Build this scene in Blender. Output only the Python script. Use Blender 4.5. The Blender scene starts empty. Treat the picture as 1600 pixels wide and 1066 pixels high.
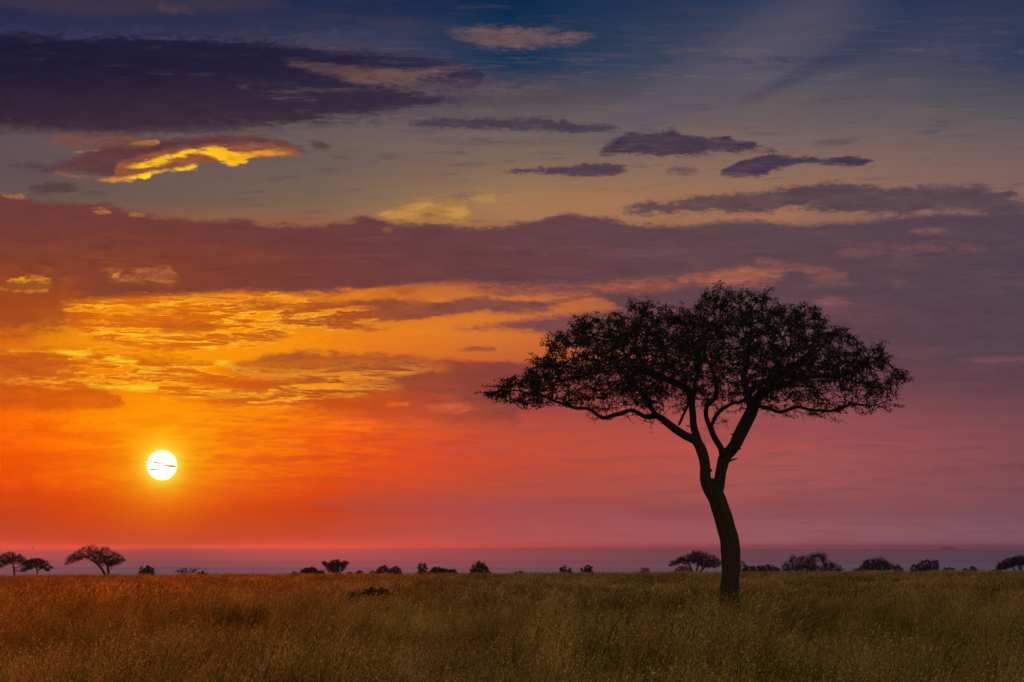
import bpy, math, random
import numpy as np
from mathutils import Vector, Matrix, kdtree, noise as mnoise

S = bpy.context.scene
COL = S.collection
R = math.radians

# ---------------------------------------------------------------- camera
CAM_Z = 2.2
FPX = 5042.0                      # focal length in photograph pixels (1600 wide)
HOR = 857.0                       # level line in the photograph
PITCH = math.atan((HOR - 533.0) / FPX)
cam_d = bpy.data.cameras.new('camera')
cam = bpy.data.objects.new('camera', cam_d)
COL.objects.link(cam)
cam.location = (0, 0, CAM_Z)
cam.rotation_euler = (math.pi / 2 + PITCH, 0, 0)
cam_d.sensor_width = 36.0
cam_d.lens = 36.0 * FPX / 1600.0
cam_d.clip_start = 0.5
cam_d.clip_end = 90000.0
S.camera = cam


def ray(px, py):
    """direction of a photograph pixel in the world, used to read angles off the photograph"""
    x = (px - 800.0) / FPX
    y = (533.0 - py) / FPX
    c, s = math.cos(PITCH), math.sin(PITCH)
    return Vector((x, c - y * s, s + y * c))


def azel(px, py):
    d = ray(px, py)
    return math.degrees(math.atan2(d.x, d.y)), math.degrees(math.atan2(d.z, math.hypot(d.x, d.y)))


def at(px, py, Y):
    """point at distance Y (metres north of the camera) seen under the given angles"""
    d = ray(px, py)
    k = Y / d.y
    return Vector((d.x * k, Y, CAM_Z + d.z * k))


SUN_AZ, SUN_EL = azel(253, 727)

# ---------------------------------------------------------------- render settings
S.view_settings.view_transform = 'Standard'
S.view_settings.look = 'None'
EXPO = 2.0                        # exposed for the shaded side of the grass, as the photograph is
K_EXP = 2.0 ** -EXPO
S.view_settings.exposure = EXPO
S.view_settings.gamma = 1.0
S.view_settings.use_curve_mapping = False
S.render.engine = 'CYCLES'
S.cycles.use_denoising = True
try:
    S.cycles.denoiser = 'OPENIMAGEDENOISE'
    S.cycles.denoising_input_passes = 'RGB_ALBEDO_NORMAL'
except Exception:
    pass
S.cycles.max_bounces = 8
S.cycles.diffuse_bounces = 3
S.cycles.transmission_bounces = 4
S.cycles.transparent_max_bounces = 8
S.cycles.volume_bounces = 0
S.cycles.sample_clamp_indirect = 4.0

# ---------------------------------------------------------------- sky (world)
W = bpy.data.worlds.new('World')
S.world = W
W.use_nodes = True
nt = W.node_tree
nt.nodes.clear()
L = nt.links.new


def lin(c):
    o = []
    for v in c:
        v = max(0, v) / 255.0
        o.append(v / 12.92 if v <= 0.04045 else ((v + 0.055) / 1.055) ** 2.4)
    return o


def mute(c):
    """cloud greys of this sky lean to brown, not violet"""
    r, g, b = c
    if r >= 76 and b > g:
        b = g + (b - g) * 0.48
    elif 56 <= r < 76 and b > g:
        b = g + (b - g) * 0.78
    return (r, g, b)


class NB:
    """tiny expression builder for a node tree"""
    def __init__(self, tree):
        self.t = tree

    def put(self, sock, v):
        if isinstance(v, bpy.types.NodeSocket):
            self.t.links.new(v, sock)
        elif isinstance(v, (tuple, list)):
            v = list(v)
            n = len(sock.default_value)
            if len(v) < n:
                v = v + [1.0]
            sock.default_value = v[:n]
        else:
            sock.default_value = v

    def m(self, op, a, b=None, c=None, clamp=False):
        n = self.t.nodes.new('ShaderNodeMath')
        n.operation = op
        n.use_clamp = clamp
        self.put(n.inputs[0], a)
        if b is not None:
            self.put(n.inputs[1], b)
        if c is not None:
            self.put(n.inputs[2], c)
        return n.outputs[0]

    def smooth(self, v, a, b, to0=0.0, to1=1.0):
        n = self.t.nodes.new('ShaderNodeMapRange')
        n.interpolation_type = 'SMOOTHSTEP'
        n.clamp = False
        self.put(n.inputs['Value'], v)
        n.inputs['From Min'].default_value = a
        n.inputs['From Max'].default_value = b
        n.inputs['To Min'].default_value = to0
        n.inputs['To Max'].default_value = to1
        return n.outputs[0]

    def lerp(self, v, a, b, to0=0.0, to1=1.0):
        n = self.t.nodes.new('ShaderNodeMapRange')
        n.clamp = False
        self.put(n.inputs['Value'], v)
        n.inputs['From Min'].default_value = a
        n.inputs['From Max'].default_value = b
        n.inputs['To Min'].default_value = to0
        n.inputs['To Max'].default_value = to1
        return n.outputs[0]

    def mix(self, f, a, b, blend='MIX'):
        n = self.t.nodes.new('ShaderNodeMix')
        n.data_type = 'RGBA'
        n.blend_type = blend
        self.put(n.inputs['Factor'], f)
        self.put(n.inputs['A'], a)
        self.put(n.inputs['B'], b)
        return [o for o in n.outputs if o.type == 'RGBA'][0]

    def ramp(self, v, stops, interp='LINEAR'):
        n = self.t.nodes.new('ShaderNodeValToRGB')
        cr = n.color_ramp
        cr.interpolation = interp
        stops = sorted(stops, key=lambda s: s[0])
        while len(cr.elements) < len(stops):
            cr.elements.new(0.5)
        for e, (p, c) in zip(cr.elements, stops):
            e.position = p
        for e, (p, c) in zip(cr.elements, stops):
            e.color = list(c)[:3] + [1.0]
        self.put(n.inputs[0], v)
        return n.outputs[0]

    def xyz(self, x, y, z=0.0):
        n = self.t.nodes.new('ShaderNodeCombineXYZ')
        self.put(n.inputs[0], x)
        self.put(n.inputs[1], y)
        self.put(n.inputs[2], z)
        return n.outputs[0]

    def rgb(self, x, y, z):
        n = self.t.nodes.new('ShaderNodeCombineColor')
        self.put(n.inputs[0], x)
        self.put(n.inputs[1], y)
        self.put(n.inputs[2], z)
        return n.outputs[0]

    def sep(self, v):
        n = self.t.nodes.new('ShaderNodeSeparateXYZ')
        self.put(n.inputs[0], v)
        return n.outputs

    def noise(self, vec, scale, detail=4, rough=0.5, dist=0.0, lac=2.0):
        n = self.t.nodes.new('ShaderNodeTexNoise')
        n.noise_dimensions = '3D'
        self.put(n.inputs['Vector'], vec)
        n.inputs['Scale'].default_value = scale
        n.inputs['Detail'].default_value = detail
        n.inputs['Roughness'].default_value = rough
        n.inputs['Distortion'].default_value = dist
        n.inputs['Lacunarity'].default_value = lac
        return n.outputs['Fac' if 'Fac' in n.outputs else 0]


MAIN = nt
B = NB(nt)
tc = nt.nodes.new('ShaderNodeTexCoord')
dx, dy, dz = B.sep(tc.outputs['Generated'])
AZ = B.m('MULTIPLY', B.m('ARCTAN2', dx, dy), 180 / math.pi)
EL = B.m('MULTIPLY', B.m('ARCTAN2', dz, B.m('SQRT', B.m('ADD', B.m('MULTIPLY', dx, dx), B.m('MULTIPLY', dy, dy)))), 180 / math.pi)
PD = FPX * math.pi / 180.0        # photograph pixels per degree
A0, A1, E0, E1 = -11.0, 11.0, -1.0, 12.0

# cloud noises: stretched sideways, as clouds seen low over the horizon are
n_big = B.noise(B.xyz(B.m('MULTIPLY', AZ, 0.55), B.m('MULTIPLY', EL, 1.7)), 1.0, 3, 0.5)
n_med = B.noise(B.xyz(B.m('MULTIPLY', AZ, 1.3), B.m('MULTIPLY', EL, 4.2), 7.3), 1.0, 6, 0.6, 0.4)
n_fin = B.noise(B.xyz(B.m('MULTIPLY', AZ, 2.4), B.m('MULTIPLY', EL, 9.0), 3.1), 1.0, 6, 0.65, 0.5)
n_puf = B.noise(B.xyz(B.m('MULTIPLY', AZ, 4.0), B.m('MULTIPLY', EL, 7.0), 12.0), 1.0, 6, 0.6, 0.3)
d_big = B.m('SUBTRACT', n_big, 0.5)
d_med = B.m('SUBTRACT', n_med, 0.5)
d_fin = B.m('SUBTRACT', n_fin, 0.5)
d_puf = B.m('SUBTRACT', n_puf, 0.5)
n_mic = B.noise(B.xyz(B.m('MULTIPLY', AZ, 7.0), B.m('MULTIPLY', EL, 20.0), 31.0), 1.0, 5, 0.65, 0.3)
d_mic = B.m('SUBTRACT', n_mic, 0.5)
WOB = B.m('ADD', B.m('ADD', B.m('MULTIPLY', d_med, 0.9), B.m('MULTIPLY', d_puf, 0.9)), B.m('ADD', B.m('MULTIPLY', d_fin, 0.7), B.m('MULTIPLY', d_mic, 0.35)))     # roughly -0.4..0.4
FRAY = B.m('ADD', B.m('ADD', B.m('MULTIPLY', d_fin, 0.9), B.m('MULTIPLY', d_puf, 0.35)), B.m('MULTIPLY', d_mic, 0.6))
AZn = B.lerp(AZ, A0, A1)
AZw = B.lerp(B.m('ADD', AZ, B.m('MULTIPLY', d_med, 0.9)), A0, A1)


STATE = ('AZ', 'EL', 'AZn', 'AZw', 'WOB', 'FRAY', 'd_med', 'd_fin', 'd_mic', 'd_big', 'shp1', 'shp2', 'shp3')
shp1 = B.noise(B.xyz(B.m('MULTIPLY', AZ, 0.75), B.m('MULTIPLY', B.m('ADD', EL, B.m('MULTIPLY', AZ, -0.03)), 5.6), 21.0), 1.0, 7, 0.66, 0.25)
shp2 = B.noise(B.xyz(B.m('MULTIPLY', AZ, 0.62), B.m('MULTIPLY', B.m('ADD', EL, B.m('MULTIPLY', AZ, 0.02)), 4.8), 45.0), 1.0, 7, 0.66, 0.25)
shp3 = B.noise(B.xyz(B.m('MULTIPLY', AZ, 1.0), B.m('MULTIPLY', B.m('ADD', EL, B.m('MULTIPLY', AZ, 0.03)), 12.0), 71.0), 1.0, 6, 0.6, 0.5)
outer = {}
main_sky = None


def open_stage():
    """a run of clouds goes into a node group of its own; the sky so far passes through it"""
    global nt, B, sky
    g = bpy.data.node_groups.new('sky_stage', 'ShaderNodeTree')
    for k in STATE:
        g.interface.new_socket(name=k, in_out='INPUT', socket_type='NodeSocketFloat')
        outer[k] = globals()[k]
    g.interface.new_socket(name='sky', in_out='INPUT', socket_type='NodeSocketColor')
    g.interface.new_socket(name='sky', in_out='OUTPUT', socket_type='NodeSocketColor')
    gi = g.nodes.new('NodeGroupInput')
    for i, k in enumerate(STATE):
        globals()[k] = gi.outputs[i]
    outer['sky'] = sky
    sky = gi.outputs[len(STATE)]
    nt = g
    B = NB(g)


def close_stage():
    global nt, B, sky
    go = nt.nodes.new('NodeGroupOutput')
    nt.links.new(sky, go.inputs[0])
    gn = MAIN.nodes.new('ShaderNodeGroup')
    gn.node_tree = nt
    nt = MAIN
    B = NB(MAIN)
    for i, k in enumerate(STATE):
        globals()[k] = outer[k]
        MAIN.links.new(outer[k], gn.inputs[i])
    if outer['sky'] is not None:
        MAIN.links.new(outer['sky'], gn.inputs[len(STATE)])
    sky = gn.outputs[0]


def next_stage(limit=90):
    if nt is not MAIN and len(nt.nodes) > limit:
        close_stage()
        open_stage()


def curve_node(pts, which):
    """edge of a cloud: elevation as a function of azimuth, from points read off the photograph"""
    n = nt.nodes.new('ShaderNodeFloatCurve')
    mp = n.mapping
    mp.use_clip = True
    mp.clip_min_x = 0; mp.clip_max_x = 1; mp.clip_min_y = -0.2; mp.clip_max_y = 1.2
    cv = mp.curves[0]
    P = []
    for (px, py) in pts:
        a, e = azel(px, py)
        P.append(((a - A0) / (A1 - A0), (e - E0) / (E1 - E0)))
    P.sort()
    if P[0][0] > 0.0:
        P.insert(0, (0.0, P[0][1]))
    if P[-1][0] < 1.0:
        P.append((1.0, P[-1][1]))
    while len(cv.points) < len(P):
        cv.points.new(0.5, 0.5)
    for q, p in zip(cv.points, P):
        q.location = p
        q.handle_type = 'AUTO_CLAMPED'
    mp.update()
    B.put(n.inputs['Value'], AZw)
    return B.lerp(n.outputs[0], 0.0, 1.0, E0, E1)


def azramp(stops):
    return B.ramp(AZn, [((azel(px, 500)[0] - A0) / (A1 - A0), lin(mute(c))) for px, c in stops])


def mask(top, bot, soft=6, soft_b=None, amp=8, amp_b=None, tidy=True, fray=1.35):
    soft_b = soft if soft_b is None else soft_b
    amp_b = amp if amp_b is None else amp_b
    xs = [p[0] for p in top]
    if tidy and (min(xs) > 5 or max(xs) < 1595):
        # close the shape beyond its ends
        xl, xr = max(top[0][0], bot[0][0]), min(top[-1][0], bot[-1][0])
        ml = 0.5 * (top[0][1] + bot[0][1])
        mr = 0.5 * (top[-1][1] + bot[-1][1])
        el_ = max(18, amp + soft + 8)
        if top[0][0] > 5:
            x0 = min(top[0][0], bot[0][0]) - 30
            top = [(x0, ml + el_)] + list(top)
            bot = [(x0, ml - el_)] + list(bot)
        if top[-1][0] < 1595:
            x1 = max(top[-1][0], bot[-1][0]) + 30
            top = list(top) + [(x1, mr + el_)]
            bot = list(bot) + [(x1, mr - el_)]
    t = curve_node(top, 't')
    b = curve_node(bot, 'b')
    et = B.m('ADD', EL, B.m('MULTIPLY', WOB, amp / PD * 2))
    eb = B.m('ADD', EL, B.m('MULTIPLY', WOB, -amp_b / PD * 2))
    mt = B.smooth(B.m('SUBTRACT', t, et), -soft * 2.0 / PD, soft * 2.3 / PD)
    mb = B.smooth(B.m('SUBTRACT', eb, b), -soft_b * 2.0 / PD, soft_b * 2.3 / PD)
    raw = B.m('MULTIPLY', mt, mb)
    # ragged where the cloud thins, a little uneven in its middle, nothing outside it
    env = B.m('MULTIPLY', raw, B.m('SUBTRACT', 1.1, raw))
    env = B.m('MULTIPLY', env, B.m('MULTIPLY', FRAY, fray * 4.4))
    return B.smooth(B.m('ADD', raw, env), 0.14, 0.84)


sky = None


def torn(mk, lo=0.42, hi=0.56, which='shp1'):
    return B.m('MULTIPLY', mk, B.smooth(globals()[which], lo, hi))


def over(mk, col, op=1.0, vary=0.0):
    """lay a cloud over what is behind it"""
    global sky
    if isinstance(col, list):
        c = azramp(col)
    elif isinstance(col, tuple):
        c = lin(mute(col)) + [1.0]
    else:
        c = col
    if vary:
        f = B.m('ADD', 1.0, B.m('MULTIPLY', B.m('ADD', d_med, d_fin), vary * 1.5))
        c = B.mix(1.0, c, B.rgb(f, f, f), 'MULTIPLY')
    if op != 1.0:
        mk = B.m('MULTIPLY', mk, op)
    sky = B.mix(mk, sky, c)
    next_stage()


# clear-air gradient: colour down the sky at six bearings, blended sideways
COLS = {
    0:    [(-80, (36, 48, 84)), (0, (38, 50, 84)), (120, (60, 55, 80)), (200, (98, 82, 88)), (260, (92, 76, 82)), (320, (104, 82, 76)), (420, (150, 80, 40)), (480, (170, 78, 28)), (520, (205, 95, 20)), (560, (222, 110, 14)), (610, (225, 98, 6)), (660, (246, 106, 0)), (700, (248, 88, 0)), (745, (232, 66, 0)), (800, (200, 64, 12)), (840, (200, 70, 40)), (857, (210, 80, 52)), (900, (180, 70, 60))],
    250:  [(-80, (36, 50, 86)), (0, (40, 55, 88)), (120, (70, 62, 84)), (200, (104, 86, 86)), (260, (102, 84, 84)), (320, (112, 88, 76)), (420, (190, 95, 30)), (470, (238, 130, 12)), (520, (250, 150, 6)), (560, (250, 146, 2)), (600, (250, 126, 0)), (630, (252, 130, 0)), (660, (255, 144, 0)), (700, (255, 128, 0)), (745, (248, 88, 0)), (780, (238, 78, 0)), (820, (226, 70, 4)), (857, (230, 82, 26)), (900, (180, 70, 60))],
    500:  [(-80, (30, 50, 86)), (0, (34, 52, 86)), (120, (84, 72, 86)), (200, (104, 88, 88)), (260, (108, 90, 84)), (320, (122, 98, 78)), (420, (190, 90, 40)), (470, (222, 120, 24)), (520, (238, 132, 14)), (560, (234, 118, 16)), (610, (226, 96, 12)), (660, (250, 98, 0)), (700, (246, 74, 0)), (745, (234, 74, 6)), (800, (202, 64, 12)), (840, (204, 74, 40)), (857, (214, 84, 58)), (900, (170, 70, 70))],
    800:  [(-80, (0, 40, 74)), (0, (6, 42, 74)), (100, (14, 50, 82)), (145, (72, 68, 86)), (200, (106, 92, 90)), (260, (130, 104, 86)), (320, (160, 120, 82)), (420, (168, 96, 62)), (470, (198, 108, 52)), (520, (208, 112, 44)), (560, (196, 96, 48)), (600, (142, 66, 56)), (640, (166, 70, 60)), (680, (196, 78, 48)), (720, (196, 74, 44)), (760, (186, 76, 56)), (800, (170, 76, 76)), (840, (182, 86, 86)), (857, (194, 98, 94)), (900, (160, 80, 90))],
    1200: [(-80, (40, 52, 86)), (0, (46, 58, 88)), (100, (74, 76, 94)), (150, (94, 86, 94)), (180, (102, 90, 94)), (260, (136, 104, 90)), (330, (152, 108, 84)), (420, (140, 84, 80)), (470, (120, 72, 84)), (560, (112, 68, 82)), (600, (124, 68, 80)), (640, (150, 76, 80)), (680, (160, 78, 82)), (720, (168, 84, 80)), (770, (158, 84, 82)), (800, (142, 80, 88)), (840, (160, 98, 104)), (857, (170, 110, 112)), (900, (150, 84, 96))],
    1600: [(-80, (24, 38, 72)), (0, (28, 42, 76)), (100, (42, 54, 84)), (180, (86, 82, 96)), (260, (118, 94, 92)), (310, (126, 94, 90)), (420, (92, 68, 86)), (500, (86, 64, 86)), (560, (92, 64, 86)), (640, (108, 68, 86)), (680, (128, 74, 88)), (740, (128, 74, 88)), (800, (118, 78, 88)), (840, (136, 94, 106)), (857, (146, 104, 114)), (900, (120, 80, 100))],
}
open_stage()
ELn = B.lerp(EL, E0, E1)
prev = None
for px, stops in COLS.items():
    c = B.ramp(ELn, [((azel(800, py)[1] - E0) / (E1 - E0), lin(mute(col) if 130 < py < 800 else col)) for py, col in stops])
    if prev is None:
        sky = c
    else:
        f = B.lerp(AZ, azel(prev, 500)[0], azel(px, 500)[0])
        sky = B.mix(f, sky, c)
    prev = px

next_stage(1)
# yellow aureole round the sun
# brighter lane above the sun, leaning right
lane = mask([(60, 470), (150, 470), (400, 500), (560, 560)], [(60, 560), (200, 690), (330, 720), (560, 640)], 60, 40, 10, 10)
sky = B.mix(B.m('MULTIPLY', lane, 0.22), sky, lin((255, 170, 0)) + [1])
# pale shafts and one dark shaft of shadow at the upper right
def shaft(p, q, w0, w1, col, op):
    global sky
    (ax, ay), (bx, by) = azel(*p), azel(*q)
    vx, vy = bx - ax, by - ay
    ln = math.hypot(vx, vy)
    vx, vy = vx / ln, vy / ln
    ra, re = B.m('SUBTRACT', AZ, ax), B.m('SUBTRACT', EL, ay)
    along = B.m('ADD', B.m('MULTIPLY', ra, vx), B.m('MULTIPLY', re, vy))
    across = B.m('ABSOLUTE', B.m('ADD', B.m('MULTIPLY', ra, -vy), B.m('MULTIPLY', re, vx)))
    wid = B.lerp(along, 0, ln, w0 / PD, w1 / PD)
    f = B.smooth(B.m('DIVIDE', across, wid), 1.0, 0.0)
    f = B.m('MULTIPLY', f, B.smooth(along, -0.1 * ln, 0.25 * ln))
    f = B.m('MULTIPLY', f, B.smooth(along, 1.5 * ln, 1.0 * ln))
    f = B.m('MULTIPLY', f, op)
    sky = B.mix(f, sky, lin(col) + [1])
shaft((900, 240), (1250, 40), 50, 90, (92, 84, 100), 0.5)
shaft((1150, 165), (1480, 5), 12, 40, (50, 56, 86), 0.5)
shaft((1150, 260), (1560, 40), 40, 90, (92, 84, 96), 0.18)

# ---- clouds, back to front
NAVY = [(0, (27, 25, 50)), (300, (30, 27, 52)), (560, (36, 32, 58)), (740, (48, 44, 70))]
DUSK = [(0, (52, 34, 52)), (300, (56, 38, 56)), (560, (60, 46, 66)), (740, (64, 52, 74))]
over(mask([(0, -10), (200, -10), (330, -5), (470, 5)], [(0, 12), (120, 22), (260, 20), (470, 10)], 8, 8, 10), (88, 66, 78), 0.7)
over(mask([(0, -60), (1600, -60)], [(0, 60), (500, 60), (640, 30), (760, 8), (900, -20), (1600, -60)], 30, 30, 20), (30, 34, 66), 0.55)
over(mask([(250, 6), (300, 8)], [(250, 18), (300, 20)], 6, 6, 8), (86, 66, 78), 0.6)
over(mask([(560, 25), (700, 38), (900, 56)], [(560, 34), (700, 50), (900, 60)], 8, 8, 8), (66, 56, 76), 0.6)
over(mask([(700, 50), (780, 44), (860, 48), (930, 58)], [(700, 56), (745, 70), (790, 77), (850, 73), (930, 61)], 11, 8, 7), [(680, (70, 62, 80)), (760, (104, 80, 86)), (900, (108, 82, 86)), (940, (96, 78, 86))], 0.9, 0.5)
# the long dark bank at the upper left: navy above, wine below
over(mask([(430, 115), (600, 120), (800, 125), (990, 140)], [(430, 200), (600, 185), (800, 160), (990, 148)], 20, 20, 8), (76, 68, 86), 0.7, 0.5)
bank = mask([(0, 52), (100, 56), (250, 59), (450, 70), (560, 80), (700, 90), (742, 98)], [(0, 206), (150, 212), (330, 208), (430, 196), (560, 180), (700, 160), (742, 150)], 9, 12, 9, 14)
grad = B.smooth(EL, azel(300, 200)[1], azel(300, 95)[1])
over(bank, B.mix(grad, azramp(DUSK), azramp(NAVY)), 0.97, 0.35)
over(mask([(450, 92), (560, 104), (660, 108), (745, 96)], [(450, 98), (505, 116), (600, 136), (680, 122), (720, 108), (745, 102)], 5, 10, 5), [(440, (80, 58, 70)), (600, (106, 76, 72)), (745, (100, 76, 82))], 0.85, 0.7)
over(mask([(620, 122), (760, 128), (900, 142)], [(620, 140), (760, 150), (900, 146)], 10, 12, 6), (98, 80, 86), 0.6, 0.5)
over(mask([(380, 130), (470, 140)], [(380, 136), (530, 146)], 10, 10, 6), (84, 66, 80), 0.5)
over(mask([(360, 152), (500, 145), (690, 158)], [(360, 168), (500, 172), (690, 166)], 8, 8, 8), (50, 38, 60), 0.8, 0.4)
over(mask([(225, 58), (270, 59)], [(225, 61), (270, 61)], 2.5, 2.5, 5, fray=2.2), (110, 92, 112), 0.45)
over(mask([(485, 72), (530, 75), (560, 78)], [(485, 76), (530, 79), (560, 80)], 3, 3, 6, fray=2.2), (104, 84, 98), 0.45)
# smoky under-side
over(mask([(0, 195), (150, 205), (400, 190)], [(0, 300), (150, 240), (400, 215)], 20, 20, 10), (96, 76, 84), 0.35)
# burning cloud
over(mask([(60, 262), (110, 250), (180, 222), (280, 215), (400, 210), (465, 230)], [(60, 264), (130, 272), (200, 276), (280, 260), (380, 246), (475, 238)], 7, 7, 8), (92, 54, 62), 0.95, 0.6)
over(mask([(95, 268), (150, 276), (200, 280)], [(95, 272), (150, 280), (215, 285)], 4, 4, 4), (176, 96, 52), 0.8, 0.6)
over(mask([(190, 256), (250, 236), (330, 226), (400, 222), (450, 228)], [(190, 284), (262, 268), (330, 254), (400, 246), (470, 242)], 6, 6, 9), (150, 84, 50), 0.75, 0.9)
HG = [(100, (150, 84, 60)), (190, (240, 150, 40)), (215, (255, 196, 26)), (370, (255, 186, 26)), (410, (236, 146, 44)), (475, (150, 90, 60))]
over(mask([(200, 260), (240, 248), (300, 234), (350, 230), (375, 238), (420, 234), (468, 240)], [(200, 263), (245, 256), (290, 248), (312, 240), (335, 246), (360, 261), (372, 260), (390, 244), (430, 245), (468, 243)], 4, 4, 9, fray=2.0), HG, 0.95, 0.6)
over(mask([(150, 279), (200, 276), (240, 268), (285, 262), (318, 256)], [(150, 282), (210, 285), (250, 274), (290, 268), (318, 260)], 3.5, 3.5, 8, fray=2.0), HG, 0.9, 0.7)
over(mask([(205, 224), (250, 219)], [(205, 227), (250, 221)], 2, 2, 4), (214, 140, 60), 0.7)
over(mask([(120, 236), (148, 235)], [(120, 240), (148, 238)], 2, 2, 5), (196, 124, 60), 0.6)
over(mask([(85, 212), (150, 208), (230, 216)], [(85, 228), (150, 232), (240, 226)], 6, 6, 8), (120, 72, 60), 0.6, 0.8)
over(mask([(480, 222), (500, 220), (512, 226)], [(480, 230), (500, 234), (512, 230)], 5, 5, 8), (80, 56, 66), 0.8)
over(mask([(520, 242), (548, 242)], [(520, 247), (560, 248)], 4, 4, 5), (84, 60, 70), 0.8)
over(mask([(45, 290), (90, 286), (115, 288)], [(45, 300), (90, 302), (115, 296)], 6, 6, 6), (80, 56, 66), 0.8)
over(mask([(0, 258), (60, 262), (95, 266)], [(0, 262), (60, 268), (95, 270)], 5, 5, 6), (80, 60, 72), 0.8)
# streaks of the upper right
SL = (62, 50, 78)
over(mask([(640, 190), (800, 183), (900, 191), (975, 203)], [(640, 197), (800, 203), (900, 208), (975, 206)], 5, 5, 11, 6, fray=2.0), SL, 0.85, 0.4)
over(mask([(660, 216), (780, 219), (900, 222)], [(660, 224), (780, 226), (900, 226)], 6, 6, 7), (88, 70, 84), 0.6)
over(mask([(935, 232), (1000, 204), (1100, 211), (1150, 220), (1215, 238)], [(925, 240), (1000, 241), (1060, 246), (1110, 238), (1160, 236), (1215, 242)], 5, 7, 17, 9, fray=2.2), (64, 50, 76), 0.95, 0.7)
over(mask([(1045, 262), (1080, 264)], [(1045, 272), (1080, 274)], 6, 6, 9), (84, 66, 82), 0.7)
over(mask([(785, 267), (850, 262), (900, 258), (960, 256), (978, 260)], [(785, 271), (850, 272), (920, 278), (978, 266)], 4, 5, 13, 7, fray=2.2), (72, 54, 76), 0.92, 0.5)
over(mask([(690, 270), (715, 270)], [(690, 276), (715, 275)], 5, 5, 5), (90, 70, 80), 0.7)
over(mask([(1125, 270), (1165, 248), (1200, 243), (1260, 245), (1330, 244), (1355, 249)], [(1125, 275), (1180, 277), (1215, 265), (1260, 256), (1340, 258), (1355, 254)], 3, 4, 11, 6, fray=2.0), (62, 50, 78), 0.95, 0.5)
over(mask([(1110, 91), (1200, 91), (1290, 89)], [(1110, 96), (1200, 98), (1290, 94)], 5, 5, 3), (56, 56, 84), 0.8)
over(mask([(1045, 162), (1130, 163)], [(1045, 167), (1130, 169)], 5, 5, 5), (72, 66, 88), 0.7)
over(mask([(1275, 224), (1310, 216), (1345, 216)], [(1275, 231), (1310, 230), (1345, 222)], 5, 5, 4), (90, 76, 92), 0.8)
def veil(top, bot, shape, lo, hi, col, op, soft=30):
    over(B.m('MULTIPLY', mask(top, bot, soft, soft, 10, fray=0.5), B.smooth(shape, lo, hi)), col, op)
UP = ([(0, -40), (1600, -40)], [(0, 330), (700, 350), (1600, 320)])
veil(*UP, shp1, 0.54, 0.70, [(0, (60, 46, 62)), (700, (72, 60, 78)), (1600, (66, 60, 84))], 0.45)
veil([(380, 110), (1600, 60)], [(380, 330), (1600, 320)], shp2, 0.54, 0.70, [(0, (110, 86, 84)), (800, (128, 102, 94)), (1600, (112, 94, 98))], 0.40)
veil([(600, 60), (1600, 20)], [(600, 200), (1600, 260)], shp3, 0.52, 0.64, (96, 84, 96), 0.22)
# tan glow above the bank
over(mask([(600, 330), (640, 316), (700, 312), (730, 320)], [(600, 350), (650, 356), (730, 350)], 12, 8, 12), (176, 126, 62), 0.75, 1.2)
over(mask([(745, 292), (775, 296)], [(745, 316), (775, 314)], 7, 7, 14), (180, 132, 72), 0.5, 0.8)
over(mask([(800, 300), (1000, 290), (1250, 300)], [(800, 340), (1000, 345), (1250, 350)], 22, 10, 8), (168, 112, 78), 0.35)
GR = [(950, (92, 68, 82)), (1250, (80, 62, 84)), (1600, (84, 66, 90))]
over(mask([(975, 326), (1050, 312), (1150, 300), (1240, 293), (1330, 286), (1400, 292), (1500, 290), (1570, 300), (1600, 312)], [(975, 334), (1050, 332), (1150, 332), (1250, 328), (1400, 334), (1500, 330), (1600, 340)], 6, 8, 20, 13, fray=2.2), GR, 0.9, 0.6)
over(mask([(1440, 290), (1540, 284)], [(1440, 296), (1540, 294)], 6, 6, 5), (92, 76, 92), 0.7)

# the great bank across the sky
BANK = [(0, (126, 62, 44)), (200, (126, 60, 42)), (400, (116, 58, 48)), (600, (104, 58, 62)), (850, (98, 62, 76)), (1150, (92, 66, 84)), (1600, (80, 64, 88))]
BANKH = [(0, (112, 58, 54)), (250, (112, 58, 54)), (500, (100, 56, 62)), (800, (94, 60, 74)), (1150, (88, 66, 84)), (1600, (78, 64, 90))]
over(mask([(0, 303), (60, 316), (110, 316), (220, 334), (300, 343), (380, 345), (450, 352), (530, 347), (565, 338), (620, 350), (700, 350), (750, 354), (830, 347), (890, 333), (960, 343), (1050, 354), (1150, 344), (1260, 350), (1350, 345), (1430, 337), (1500, 334), (1600, 332)],
          [(0, 462), (60, 466), (90, 474), (200, 468), (300, 464), (400, 459), (470, 462), (560, 456), (640, 450), (700, 446), (790, 462), (900, 460), (1000, 500), (1200, 540), (1600, 575)], 6, 8, 9, 6),
     B.mix(B.smooth(EL, azel(500, 420)[1], azel(500, 345)[1]), azramp(BANK), azramp(BANKH)), 0.97, 0.18)
over(mask([(0, 420), (90, 430), (150, 460)], [(0, 520), (100, 515), (150, 490)], 25, 22, 10), (158, 70, 28), 0.85, 0.3)
for p in ((6, 306, 26, 5), (140, 330, 26, 3), (200, 336, 20, 3), (285, 332, 12, 3), (600, 362, 20, 6), (520, 347, 25, 4)):
    over(mask([(p[0], p[1] - p[3]), (p[0] + p[2], p[1] - p[3] + 2)], [(p[0], p[1] + 1), (p[0] + p[2], p[1] + 4)], 4, 3, 8, fray=2.4), (196, 120, 56) if p[0] < 300 else (140, 90, 66), 0.7)
veil([(0, 350), (800, 360), (1600, 345)], [(0, 450), (600, 440), (900, 520), (1600, 560)], shp2, 0.50, 0.66, [(0, (142, 72, 42)), (400, (132, 70, 50)), (800, (116, 74, 78)), (1600, (104, 78, 86))], 0.55)
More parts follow.
